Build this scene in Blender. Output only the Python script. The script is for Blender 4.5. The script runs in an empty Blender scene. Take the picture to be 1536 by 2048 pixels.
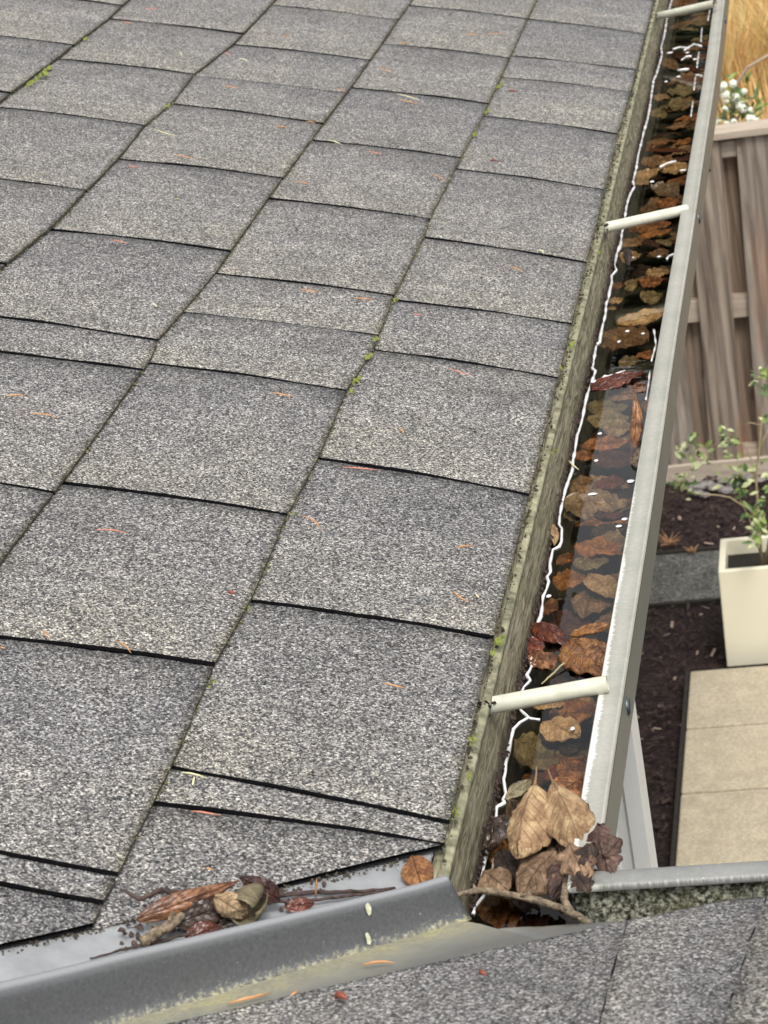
import bpy, bmesh, math, random
import numpy as np
from mathutils import Vector, Matrix, noise
rnd = random.Random(7)
S = bpy.context.scene
COL = S.collection

# ------------------------------------------------------------------ camera
FPX, CX, CY = 4800.0, 768.0, 1024.0
RC = np.array([[0.9752984499527828, 0.15088989795911867, -0.16132319180324345],
               [-0.09145360722627228, -0.3889642436263342, -0.916702271681213],
               [-0.20107006551200513, 0.9088118924585442, -0.3655567984334548]])
CAM = np.array([0.3137, 0.0, 0.8242])
TH = 0.2898171952893835
ST, CT, TT = math.sin(TH), math.cos(TH), math.tan(TH)
cam = bpy.data.cameras.new('camera')
co = bpy.data.objects.new('camera', cam)
COL.objects.link(co)
M = Matrix(((RC[0][0], -RC[1][0], -RC[2][0], CAM[0]),
            (RC[0][1], -RC[1][1], -RC[2][1], CAM[1]),
            (RC[0][2], -RC[1][2], -RC[2][2], CAM[2]),
            (0, 0, 0, 1)))
co.matrix_world = M
cam.sensor_fit = 'VERTICAL'
cam.sensor_height = 36.0
cam.sensor_width = 27.0
cam.lens = FPX / 2048.0 * 36.0
cam.clip_start = 0.02
cam.clip_end = 500
cam.dof.use_dof = True
cam.dof.focus_distance = 2.15
cam.dof.aperture_fstop = 27
S.camera = co

# ------------------------------------------------------------------ overcast sky and soft sun
W = bpy.data.worlds.new('World')
S.world = W
W.use_nodes = True
nt = W.node_tree
nt.nodes.clear()
sky = nt.nodes.new('ShaderNodeTexSky')
sky.sky_type = 'NISHITA'
sky.sun_disc = False
SUN_EL, SUN_ROT = math.radians(60), math.radians(155)
sky.sun_elevation = SUN_EL
sky.sun_rotation = SUN_ROT
sky.air_density = 1.0
sky.dust_density = 3.0
sky.ozone_density = 1.0
hs = nt.nodes.new('ShaderNodeHueSaturation')
hs.inputs['Saturation'].default_value = 0.12
bg = nt.nodes.new('ShaderNodeBackground')
bg.inputs['Strength'].default_value = 0.15
wo = nt.nodes.new('ShaderNodeOutputWorld')
nt.links.new(sky.outputs[0], hs.inputs['Color'])
nt.links.new(hs.outputs[0], bg.inputs['Color'])
nt.links.new(bg.outputs[0], wo.inputs['Surface'])
sl = bpy.data.lights.new('sun', 'SUN')
sl.energy = 1.2
sl.angle = math.radians(20)
sl.color = (1.0, 0.965, 0.91)
so = bpy.data.objects.new('sun', sl)
COL.objects.link(so)
sd = Vector((math.sin(SUN_ROT) * math.cos(SUN_EL), math.cos(SUN_ROT) * math.cos(SUN_EL), math.sin(SUN_EL)))
so.rotation_euler = sd.to_track_quat('Z', 'Y').to_euler()
so.location = (0, 0, 5)
S.view_settings.view_transform = 'Standard'
S.view_settings.look = 'None'
S.view_settings.gamma = 1
S.view_settings.use_curve_mapping = False
S.view_settings.exposure = 0.78

# ------------------------------------------------------------------ helpers: places
def ray(u):
    return RC.T @ np.array([(u[0] - CX) / FPX, (u[1] - CY) / FPX, 1.0])

def on(px, py, axis, val):
    d = ray((px, py))
    t = (val - CAM[axis]) / d[axis]
    return Vector((CAM + t * d).tolist())

def onp(px, py, p0, n):
    d = ray((px, py))
    n = np.array(n); p0 = np.array(p0)
    t = ((p0 - CAM) @ n) / (d @ n)
    return Vector((CAM + t * d).tolist())

N1 = (ST, 0, CT)
N2 = (0, ST, CT)
Y2 = 1.32

def roof1(px, py, h=0.0):
    return onp(px, py, (ST * h, 0, CT * h), N1)

def roof2(px, py, h=0.0):
    return onp(px, py, (0, Y2 + ST * h, CT * h), N2)

def sy(px, py):
    p = roof1(px, py)
    return (-(p.x * CT - p.z * ST), p.y)

def R1(s, y, h=0.0):
    return Vector((-s * CT + ST * h, y, s * ST + CT * h))

def R2(s, x, h=0.0):
    return Vector((x, Y2 - s * CT + ST * h, s * ST + CT * h))

# ------------------------------------------------------------------ helpers: materials
class NT:
    def __init__(self, name):
        self.m = bpy.data.materials.new(name)
        self.m.use_nodes = True
        self.t = self.m.node_tree
        self.t.nodes.clear()
        self.out = self.t.nodes.new('ShaderNodeOutputMaterial')
        self.b = self.t.nodes.new('ShaderNodeBsdfPrincipled')
        self.t.links.new(self.b.outputs[0], self.out.inputs[0])
        self.tc = self.t.nodes.new('ShaderNodeTexCoord')

    def n(self, typ, **kw):
        nd = self.t.nodes.new(typ)
        for k, v in kw.items():
            setattr(nd, k, v)
        return nd

    def l(self, a, b):
        self.t.links.new(a, b)

    def mapping(self, scale=(1, 1, 1), rot=(0, 0, 0), src='Object'):
        m = self.n('ShaderNodeMapping')
        m.inputs['Scale'].default_value = scale
        m.inputs['Rotation'].default_value = rot
        self.l(self.tc.outputs[src], m.inputs['Vector'])
        return m.outputs[0]

    def noise(self, scale, detail=4, rough=0.55, vec=None, dist=0.0):
        n = self.n('ShaderNodeTexNoise')
        n.inputs['Scale'].default_value = scale
        n.inputs['Detail'].default_value = detail
        n.inputs['Roughness'].default_value = rough
        n.inputs['Distortion'].default_value = dist
        self.l(vec if vec is not None else self.tc.outputs['Object'], n.inputs['Vector'])
        return n.outputs['Fac']

    def vor(self, scale, vec=None, out='Color', feature='F1'):
        n = self.n('ShaderNodeTexVoronoi', feature=feature)
        n.inputs['Scale'].default_value = scale
        self.l(vec if vec is not None else self.tc.outputs['Object'], n.inputs['Vector'])
        return n.outputs[out]

    def ramp(self, src, stops, interp='LINEAR'):
        r = self.n('ShaderNodeValToRGB')
        cr = r.color_ramp
        cr.interpolation = interp
        while len(cr.elements) > 1:
            cr.elements.remove(cr.elements[-1])
        for i, (p, c) in enumerate(stops):
            if not isinstance(c, (tuple, list)):
                c = (c, c, c)
            e = cr.elements[0] if i == 0 else cr.elements.new(p)
            e.position = p
            e.color = (c[0], c[1], c[2], 1)
        self.l(src, r.inputs[0])
        return r.outputs[0]

    def mix(self, a, b, fac, mode='MIX'):
        m = self.n('ShaderNodeMix', data_type='RGBA', blend_type=mode)
        for v, i in ((a, 6), (b, 7), (fac, 0)):
            if isinstance(v, (int, float)) and i == 0:
                m.inputs[0].default_value = v
            elif isinstance(v, (tuple, list)):
                m.inputs[i].default_value = (v[0], v[1], v[2], 1)
            elif isinstance(v, (int, float)):
                m.inputs[i].default_value = (v, v, v, 1)
            else:
                self.l(v, m.inputs[i])
        return m.outputs[2]

    def math(self, op, a, b=0.0, c=None):
        m = self.n('ShaderNodeMath', operation=op)
        for i, v in enumerate((a, b) if c is None else (a, b, c)):
            if isinstance(v, (int, float)):
                m.inputs[i].default_value = v
            else:
                self.l(v, m.inputs[i])
        return m.outputs[0]

    def sep(self, v):
        s = self.n('ShaderNodeSeparateXYZ')
        self.l(v, s.inputs[0])
        return s.outputs

    def bump(self, h, strength=0.5, dist=0.001):
        b = self.n('ShaderNodeBump')
        b.inputs['Strength'].default_value = strength
        b.inputs['Distance'].default_value = dist
        self.l(h, b.inputs['Height'])
        self.l(b.outputs[0], self.b.inputs['Normal'])

    def set(self, **kw):
        for k, v in kw.items():
            key = {'color': 'Base Color', 'rough': 'Roughness', 'metal': 'Metallic', 'spec': 'Specular IOR Level', 'coat': 'Coat Weight', 'coatr': 'Coat Roughness', 'trans': 'Transmission Weight', 'sub': 'Subsurface Weight'}[k]
            i = self.b.inputs[key]
            if isinstance(v, (int, float)):
                i.default_value = v
            elif isinstance(v, tuple):
                i.default_value = (*v, 1)
            else:
                self.l(v, i)
        return self.m

def simple(name, c, rough=0.6, var=0.25, sc=60, bump=0.0, metal=0.0, spec=0.4):
    k = NT(name)
    f = k.noise(sc, 5, 0.6)
    lo = tuple(x * (1 - var) for x in c)
    hi = tuple(min(1, x * (1 + var)) for x in c)
    k.set(color=k.ramp(f, [(0.3, lo), (0.7, hi)]), rough=rough, metal=metal, spec=spec)
    if bump:
        k.bump(f, bump, 0.002)
    return k.m

def mat_shingle():
    k = NT('asphalt_granules')
    v = k.sep(k.vor(720.0))
    v2 = k.sep(k.vor(500.0))
    g = k.ramp(v[0], [(0.0, (0.016, 0.016, 0.017)), (0.25, (0.070, 0.070, 0.072)), (0.55, (0.170, 0.169, 0.168)), (0.8, (0.28, 0.277, 0.268)), (1.0, (0.52, 0.51, 0.48))])
    g2 = k.ramp(v2[1], [(0.0, 0.6), (0.5, 1.0), (1.0, 1.4)])
    c = k.mix(g, g2, 1.0, 'MULTIPLY')
    tint = k.ramp(v[2], [(0.0, (1, 0.93, 0.92)), (0.5, (1, 1, 1)), (1.0, (0.95, 0.97, 0.9))], 'CONSTANT')
    c = k.mix(c, tint, 0.7, 'MULTIPLY')
    big = k.noise(9.0, 4, 0.6)
    c = k.mix(c, k.ramp(big, [(0.3, (0.84, 0.84, 0.845)), (0.5, (1, 1, 1)), (0.7, (1.16, 1.14, 1.08))]), 0.8, 'MULTIPLY')
    oi = k.n('ShaderNodeObjectInfo')
    c = k.mix(c, k.ramp(oi.outputs['Random'], [(0, (0.95, 0.945, 0.945)), (0.5, (1.01, 1, 0.985)), (1, (1.06, 1.045, 1.01))]), 1.0, 'MULTIPLY')
    st_ = k.noise(1.0, 4, 0.6, vec=k.mapping((7, 34, 7)))
    c = k.mix(c, k.ramp(st_, [(0.32, 0.82), (0.55, 1.0), (0.75, 1.12)]), 0.8, 'MULTIPLY')
    med = k.noise(38.0, 3, 0.6)
    c = k.mix(c, k.ramp(med, [(0.3, 0.84), (0.7, 1.14)]), 0.8, 'MULTIPLY')
    # darker granule band printed at the far end of every tab (uv.y), ragged
    u = k.sep(k.tc.outputs['UV'])
    e = k.math('ADD', u[1], k.math('MULTIPLY', k.math('SUBTRACT', k.noise(14.0, 4, 0.6), 0.5), 0.9))
    c = k.mix(c, k.ramp(e, [(0.0, (1.06, 1.04, 0.98)), (0.35, (1.08, 1.07, 1.04)), (0.62, (0.96, 0.96, 0.97)), (0.95, (0.78, 0.78, 0.79))]), 0.85, 'MULTIPLY')
    # green-brown grime close to the lower edge
    w = k.math('ADD', u[0], k.math('MULTIPLY', k.noise(60.0, 3, 0.7), 0.05))
    c = k.mix(k.mix(c, (0.55, 0.52, 0.40), 1.0, 'MULTIPLY'), c, k.ramp(w, [(0.02, 0.0), (0.055, 1.0)]))
    k.set(color=c, rough=0.72, spec=0.35)
    h = k.vor(720.0, out='Distance')
    k.bump(h, 0.55, 0.0015)
    return k.m

def mat_lip(name, c=(0.37, 0.362, 0.325), worn=True):
    k = NT(name)
    n = k.noise(240.0, 3, 0.7)
    base = k.ramp(n, [(0.25, tuple(x * 0.86 for x in c)), (0.75, tuple(x * 1.1 for x in c))])
    blot = k.noise(18.0, 5, 0.65)
    base = k.mix(base, k.ramp(blot, [(0.3, (0.84, 0.86, 0.82)), (0.6, (1.04, 1.03, 1.0))]), 0.9, 'MULTIPLY')
    if worn:
        # feathered chips eaten in from the inner edge (uv.x = 0), long across the lip
        u = k.sep(k.tc.outputs['UV'])
        st = k.noise(1.0, 5, 0.75, vec=k.mapping((60, 420, 1), src='UV'))
        patch = k.noise(1.0, 3, 0.6, vec=k.mapping((20.0, 13.0, 1), src='UV'))
        near = k.math('MAXIMUM', k.math('SUBTRACT', 1.0, k.math('MULTIPLY', k.math('ABSOLUTE', k.math('SUBTRACT', u[1], 1.58)), 1.35)), 0.0)
        lim = k.math('MULTIPLY', k.math('ADD', near, k.math('MULTIPLY', k.math('SUBTRACT', patch, 0.55), 1.0)), 0.42)
        d = k.math('SUBTRACT', k.math('ADD', st, lim), k.math('ADD', 0.47, k.math('MULTIPLY', u[0], 75.0)))
        base = k.mix(base, (0.80, 0.785, 0.72), k.ramp(k.math('MULTIPLY', d, 9.0), [(0.0, 0.0), (1.0, 0.95)]))
        sp = k.noise(520.0, 2, 0.5)
        base = k.mix(base, (0.8, 0.8, 0.76), k.ramp(sp, [(0.735, 0.0), (0.76, 0.8)]))
    k.set(color=base, rough=0.42, spec=0.5)
    k.bump(n, 0.15, 0.0005)
    return k.m

def mat_wood(name, c1, c2, c3, axis=(40, 3, 40), rough=0.75, knots=False):
    k = NT(name)
    oi = k.n('ShaderNodeObjectInfo')
    m = k.n('ShaderNodeMapping')
    m.inputs['Scale'].default_value = axis
    k.l(k.tc.outputs['Object'], m.inputs['Vector'])
    off = k.n('ShaderNodeVectorMath', operation='ADD')
    k.l(m.outputs[0], off.inputs[0])
    cmb = k.n('ShaderNodeCombineXYZ')
    k.l(k.math('MULTIPLY', oi.outputs['Random'], 50.0), cmb.inputs[0])
    k.l(cmb.outputs[0], off.inputs[1])
    f = k.noise(1.0, 6, 0.65, vec=off.outputs[0], dist=0.6)
    c = k.ramp(f, [(0.28, c1), (0.5, c2), (0.72, c3)])
    c = k.mix(c, k.ramp(oi.outputs['Random'], [(0, (0.8, 0.74, 0.68)), (0.5, (1, 1, 1)), (1, (1.1, 1.12, 1.15))]), 0.8, 'MULTIPLY')
    if knots:
        w = k.n('ShaderNodeTexWave', wave_type='BANDS', bands_direction='X')
        w.inputs['Scale'].default_value = 9.0
        w.inputs['Distortion'].default_value = 6.0
        w.inputs['Detail'].default_value = 3
        w.inputs['Detail Scale'].default_value = 0.7
        k.l(k.mapping((1.0, 1.0, 0.16)), w.inputs['Vector'])
        c = k.mix(c, k.ramp(w.outputs['Fac'], [(0.15, 0.42), (0.5, 1.0), (1.0, 1.12)]), 0.45, 'MULTIPLY')
        kv = k.vor(1.0, vec=k.mapping((9.0, 9.0, 3.2)), out='Distance')
        c = k.mix(c, (0.12, 0.07, 0.045), k.ramp(kv, [(0.05, 0.75), (0.09, 0.0), (0.12, 0.25), (0.15, 0.0)]))
        red = k.noise(1.0, 3, 0.6, vec=k.mapping((12, 12, 1.1)))
        c = k.mix(c, (0.30, 0.14, 0.07), k.ramp(red, [(0.56, 0.0), (0.68, 0.6)]))
    k.set(color=c, rough=rough, spec=0.3)
    k.bump(f, 0.5, 0.002)
    return k.m

LEAF = {
    'tan': ((0.58, 0.43, 0.27), (0.34, 0.23, 0.13)),
    'pale': ((0.42, 0.30, 0.165), (0.24, 0.145, 0.075)),
    'olive': ((0.27, 0.225, 0.135), (0.14, 0.115, 0.066)),
    'rust': ((0.38, 0.18, 0.08), (0.13, 0.055, 0.028)),
    'orange': ((0.42, 0.205, 0.075), (0.20, 0.085, 0.035)),
    'red': ((0.20, 0.058, 0.03), (0.09, 0.026, 0.016)),
    'maroon': ((0.11, 0.042, 0.032), (0.045, 0.02, 0.017)),
    'dark': ((0.075, 0.048, 0.034), (0.028, 0.017, 0.013)),
    'brown': ((0.30, 0.195, 0.12), (0.14, 0.085, 0.05)),
    'grey': ((0.33, 0.26, 0.185), (0.17, 0.12, 0.085)),
    'mauve': ((0.20, 0.125, 0.095), (0.085, 0.048, 0.038)),
    'yellow': ((0.56, 0.30, 0.05), (0.30, 0.12, 0.02)),
}
_lm = {}
def mat_leaf(kind, wet=True):
    key = (kind, wet)
    if key in _lm:
        return _lm[key]
    c1, c2 = LEAF[kind]
    k = NT('leaf_' + kind + ('_wet' if wet else '_dry'))
    u = k.sep(k.tc.outputs['UV'])
    oi = k.n('ShaderNodeObjectInfo')
    f = k.noise(62.0, 6, 0.7, dist=0.6)
    c = k.ramp(f, [(0.30, tuple(x * .6 for x in c2)), (0.45, c2), (0.62, c1), (0.8, tuple(min(1, x * 1.25) for x in c1))])
    spots = k.noise(260.0, 4, 0.75)
    c = k.mix(c, tuple(x * 0.45 for x in c2), k.ramp(spots, [(0.54, 0.0), (0.66, 0.7)]))
    # veins: midrib at v=0, side veins slanting from it
    av = k.math('ABSOLUTE', u[1])
    mid = k.ramp(av, [(0.0, 1.0), (0.06, 0.0)])
    ph = k.math('FRACT', k.math('SUBTRACT', k.math('MULTIPLY', u[0], 8.0), k.math('MULTIPLY', av, 2.2)))
    side = k.ramp(ph, [(0.0, 0.6), (0.08, 0.0), (0.92, 0.0), (1.0, 0.6)])
    vein = k.math('MAXIMUM', mid, side)
    c = k.mix(c, tuple(x * 0.55 for x in c2), k.math('MULTIPLY', vein, 0.7))
    c = k.mix(c, k.ramp(oi.outputs['Random'], [(0, 0.72), (1, 1.2)]), 1.0, 'MULTIPLY')
    k.set(color=c, rough=0.25 if wet else 0.66, spec=0.5 if wet else 0.3)
    h = k.math('ADD', k.math('MULTIPLY', vein, -0.6), f)
    k.bump(h, 0.8, 0.0016)
    _lm[key] = k.m
    return k.m

MT = {}
MT['shingle'] = mat_shingle()
MT['asphalt_edge'] = simple('cut_asphalt_edge', (0.007, 0.007, 0.008), 0.9, 0.5, 200, spec=0.1)
MT['butt_edge'] = simple('weathered_lower_edge', (0.085, 0.075, 0.055), 0.9, 0.6, 240, 0.4, spec=0.15)
MT['felt'] = simple('roof_underlay', (0.006, 0.006, 0.006), 0.95, 0.4, 90, spec=0.1)
MT['lip'] = mat_lip('gutter_top_paint')
MT['lip_dull'] = mat_lip('dull_gutter_top_paint', (0.23, 0.232, 0.225))
MT['gutter_side_shade'] = mat_lip('gutter_paint_side_shade', (0.165, 0.168, 0.15), False)  # same gutter paint, with the outer side's shade put into a darker colour
MT['ferrule'] = simple('cream_enamel', (0.56, 0.55, 0.44), 0.35, 0.14, 60)
MT['white'] = simple('white_enamel', (0.74, 0.74, 0.71), 0.35, 0.05, 20)
MT['steel'] = simple('rusty_steel', (0.10, 0.12, 0.12), 0.4, 0.4, 200, metal=0.6)
MT['needle_o'] = simple('orange_needle', (0.52, 0.26, 0.11), 0.5, 0.2, 90)
MT['needle_p'] = simple('pinkish_needle', (0.55, 0.22, 0.15), 0.5, 0.2, 90)
MT['needle_w'] = simple('pale_needle', (0.66, 0.62, 0.36), 0.5, 0.15, 90)
MT['needle_r'] = simple('red_scrap', (0.22, 0.06, 0.035), 0.5, 0.2, 90)
MT['bark'] = simple('dark_bark', (0.06, 0.038, 0.032), 0.75, 0.7, 220, 0.9)
MT['bark_l'] = simple('lichened_bark', (0.19, 0.145, 0.095), 0.85, 0.75, 260, 1.0)
MT['moss'] = simple('bright_moss', (0.17, 0.20, 0.04), 0.9, 0.55, 200)
MT['moss_d'] = simple('dark_moss', (0.12, 0.11, 0.05), 0.95, 0.5, 200)
MT['grime'] = simple('brown_grime', (0.06, 0.05, 0.033), 0.95, 0.5, 200)
MT['soil'] = simple('potting_soil', (0.02, 0.016, 0.012), 0.95, 0.5, 60, 0.6)

def mat_fascia():
    k = NT('weathered_fascia_wood')
    f = k.noise(1.0, 6, 0.7, vec=k.mapping((260, 22, 210)), dist=1.2)
    c = k.ramp(f, [(0.34, (0.06, 0.052, 0.032)), (0.47, (0.25, 0.225, 0.145)), (0.64, (0.54, 0.50, 0.35))])
    g = k.noise(30.0, 4, 0.6)
    c = k.mix(c, (0.16, 0.16, 0.09), k.ramp(g, [(0.45, 0.0), (0.7, 0.4)]))
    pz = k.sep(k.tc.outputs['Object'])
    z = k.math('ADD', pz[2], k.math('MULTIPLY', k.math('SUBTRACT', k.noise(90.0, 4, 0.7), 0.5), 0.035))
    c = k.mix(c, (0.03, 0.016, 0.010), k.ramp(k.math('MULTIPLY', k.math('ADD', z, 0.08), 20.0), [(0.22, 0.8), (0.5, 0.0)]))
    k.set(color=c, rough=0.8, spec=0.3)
    k.bump(f, 0.8, 0.003)
    return k.m
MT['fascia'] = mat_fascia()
MT['drip'] = simple('pale_weathered_trim', (0.22, 0.21, 0.135), 0.8, 0.65, 90, 0.7)

def mat_flashing():
    k = NT('grey_painted_flashing')
    n = k.noise(420.0, 3, 0.7)
    c = k.ramp(n, [(0.3, (0.062, 0.064, 0.067)), (0.7, (0.098, 0.101, 0.105))])  # rib face darker than the left pan: its shade put into the colour
    n3 = k.noise(300.0, 2, 0.5)
    c = k.mix(c, (0.6, 0.6, 0.56), k.ramp(n3, [(0.765, 0.0), (0.79, 0.7)]))
    u = k.sep(k.tc.outputs['UV'])      # uv.x: metres across, uv.y: metres along
    blot = k.noise(26.0, 5, 0.7)
    fine = k.noise(320.0, 3, 0.7)
    # lichen film settles on the pan right of the rib (x > 0.010)
    e = k.math('ADD', u[0], k.math('MULTIPLY', k.math('SUBTRACT', fine, 0.5), 0.012))
    zone = k.ramp(k.math('MULTIPLY', e, 10.0), [(0.085, 0.0), (0.125, 1.0), (0.42, 0.75), (0.7, 0.25)])
    lich = k.ramp(blot, [(0.3, (0.26, 0.245, 0.18)), (0.5, (0.34, 0.32, 0.22)), (0.68, (0.46, 0.42, 0.19))])
    lich = k.mix(lich, k.ramp(fine, [(0.3, 0.7), (0.7, 1.25)]), 1.0, 'MULTIPLY')
    lich = k.mix(lich, k.ramp(blot, [(0.3, (0.22, 0.215, 0.18)), (0.7, (0.34, 0.33, 0.27))]), k.ramp(k.math('MULTIPLY', e, 10.0), [(0.24, 0.0), (0.46, 0.9)]))
    c = k.mix(c, lich, zone)
    c = k.mix(c, (0.26, 0.265, 0.27), k.ramp(k.math('MULTIPLY', k.math('ABSOLUTE', u[0]), 100.0), [(0.18, 0.9), (0.36, 0.0)]))  # pale crest line: sky highlight painted into the colour
    lt = k.ramp(k.math('MULTIPLY', u[0], -50.0), [(0.35, 0.0), (0.6, 1.0)])
    pan = k.ramp(blot, [(0.3, (0.22, 0.225, 0.23)), (0.7, (0.33, 0.335, 0.34))])
    c = k.mix(c, pan, lt)
    k.set(color=c, rough=0.42, spec=0.5)
    k.bump(n, 0.12, 0.0004)
    return k.m
MT['flash'] = mat_flashing()

def mat_lichen_wall():
    k = NT('lichened_gutter_inside')
    a = k.noise(260.0, 4, 0.75)
    b = k.noise(22.0, 3, 0.6)
    c = k.ramp(a, [(0.40, (0.015, 0.014, 0.010)), (0.5, (0.12, 0.12, 0.09)), (0.62, (0.42, 0.42, 0.33))])
    c = k.mix(c, (0.10, 0.10, 0.04), k.ramp(b, [(0.5, 0.0), (0.7, 0.6)]))
    k.set(color=c, rough=0.85, spec=0.2)
    return k.m
MT['lichen_wall'] = mat_lichen_wall()
MT['trough'] = simple('silted_gutter_inside', (0.030, 0.032, 0.024), 0.8, 0.5, 50)

def mat_water():
    k = NT('gutter_water')
    k.t.nodes.remove(k.b)
    fr = k.n('ShaderNodeFresnel'); fr.inputs['IOR'].default_value = 1.33
    tr = k.n('ShaderNodeBsdfTransparent'); tr.inputs['Color'].default_value = (0.82, 0.75, 0.62, 1)
    gl = k.n('ShaderNodeBsdfGlossy'); gl.inputs['Roughness'].default_value = 0.01
    bp = k.n('ShaderNodeBump'); bp.inputs['Strength'].default_value = 0.06; bp.inputs['Distance'].default_value = 0.002
    k.l(k.noise(55.0, 2, 0.5), bp.inputs['Height'])
    k.l(bp.outputs[0], fr.inputs['Normal']); k.l(bp.outputs[0], gl.inputs['Normal'])
    mx = k.n('ShaderNodeMixShader')
    k.l(fr.outputs[0], mx.inputs[0]); k.l(tr.outputs[0], mx.inputs[1]); k.l(gl.outputs[0], mx.inputs[2])
    k.l(mx.outputs[0], k.out.inputs[0])
    return k.m
MT['water'] = mat_water()
kk = NT('painted_white_glint')
MT['glint_white'] = kk.set(color=(0.95, 0.95, 0.95), rough=0.15, spec=1.0, coat=1.0)  # white base colour stands in for sky glints on the water's edge

def mat_ground(name, c1, c2, c3, s1, s2, bump=0.8):
    k = NT(name)
    v = k.sep(k.vor(s1))
    c = k.ramp(v[0], [(0.0, c1), (0.6, c2), (1.0, c3)])
    c = k.mix(c, k.ramp(k.noise(s2, 5, 0.65), [(0.3, 0.6), (0.7, 1.35)]), 0.35 if bump < .2 else 1.0, 'MULTIPLY')
    k.set(color=c, rough=0.92, spec=0.25)
    k.bump(k.noise(s1, 4, 0.7), bump, 0.01)
    return k.m
MT['mulch'] = mat_ground('dark_mulch', (0.012, 0.007, 0.007), (0.028, 0.018, 0.016), (0.065, 0.042, 0.034), 160, 30)
MT['gravel'] = mat_ground('grey_grit_path', (0.05, 0.05, 0.045), (0.11, 0.11, 0.10), (0.23, 0.22, 0.19), 190, 14)
MT['ground'] = mat_ground('garden_soil', (0.02, 0.014, 0.01), (0.04, 0.03, 0.02), (0.08, 0.06, 0.04), 90, 5)
MT['paver'] = mat_ground('beige_concrete', (0.36, 0.305, 0.215), (0.42, 0.36, 0.26), (0.50, 0.435, 0.325), 230, 16, 0.1)
MT['joint'] = simple('dark_joint', (0.09, 0.08, 0.06), 0.9, 0.3, 60)
MT['planter'] = simple('cream_glazed_planter', (0.80, 0.75, 0.58), 0.35, 0.03, 6)
MT['siding'] = simple('grey_siding', (0.42, 0.42, 0.40), 0.6, 0.1, 15)
MT['fence'] = mat_wood('weathered_cedar', (0.10, 0.075, 0.058), (0.26, 0.215, 0.175), (0.42, 0.365, 0.305), (34, 34, 2.2), knots=True)
MT['fence_b'] = mat_wood('reddish_cedar', (0.15, 0.10, 0.07), (0.30, 0.225, 0.165), (0.43, 0.34, 0.265), (34, 34, 2.2), knots=True)
MT['fence_l'] = mat_wood('pale_cedar_rail', (0.28, 0.22, 0.17), (0.40, 0.33, 0.26), (0.52, 0.44, 0.36), (3, 34, 34))
MT['green'] = simple('green_leaf', (0.20, 0.27, 0.07), 0.4, 0.45, 40)
MT['green_d'] = simple('dark_green_leaf', (0.07, 0.13, 0.035), 0.35, 0.45, 40)
MT['green_p'] = simple('pale_green_bud', (0.50, 0.54, 0.28), 0.5, 0.2, 60)
MT['stem'] = simple('pale_stem', (0.36, 0.30, 0.17), 0.7, 0.25, 60)
MT['stem_g'] = simple('grey_branch', (0.36, 0.28, 0.21), 0.7, 0.25, 60)
MT['petal'] = simple('white_petal', (0.74, 0.77, 0.64), 0.5, 0.06, 30)
MT['grass_o'] = simple('golden_grass', (0.66, 0.44, 0.16), 0.7, 0.4, 7)
MT['grass_y'] = simple('yellow_grass', (0.62, 0.52, 0.24), 0.7, 0.35, 7)
MT['grass_b'] = simple('rusty_grass', (0.46, 0.25, 0.11), 0.7, 0.4, 7)
MT['rock'] = simple('grey_rock', (0.20, 0.18, 0.17), 0.8, 0.35, 30, 0.6)
MT['conifer'] = simple('conifer_green', (0.03, 0.05, 0.02), 0.8, 0.4, 5)
MT['lichen_pale'] = simple('pale_lichen', (0.42, 0.42, 0.38), 0.9, 0.3, 300)

# ------------------------------------------------------------------ helpers: objects
def tag(o, label=None, cat=None, group=None, kind=None):
    if label: o['label'] = label
    if cat: o['category'] = cat
    if group: o['group'] = group
    if kind: o['kind'] = kind
    return o

def empty(name, loc, label, cat, group=None):
    o = bpy.data.objects.new(name, None)
    COL.objects.link(o)
    o.location = loc
    o.empty_display_size = 0.05
    return tag(o, label, cat, group)

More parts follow.
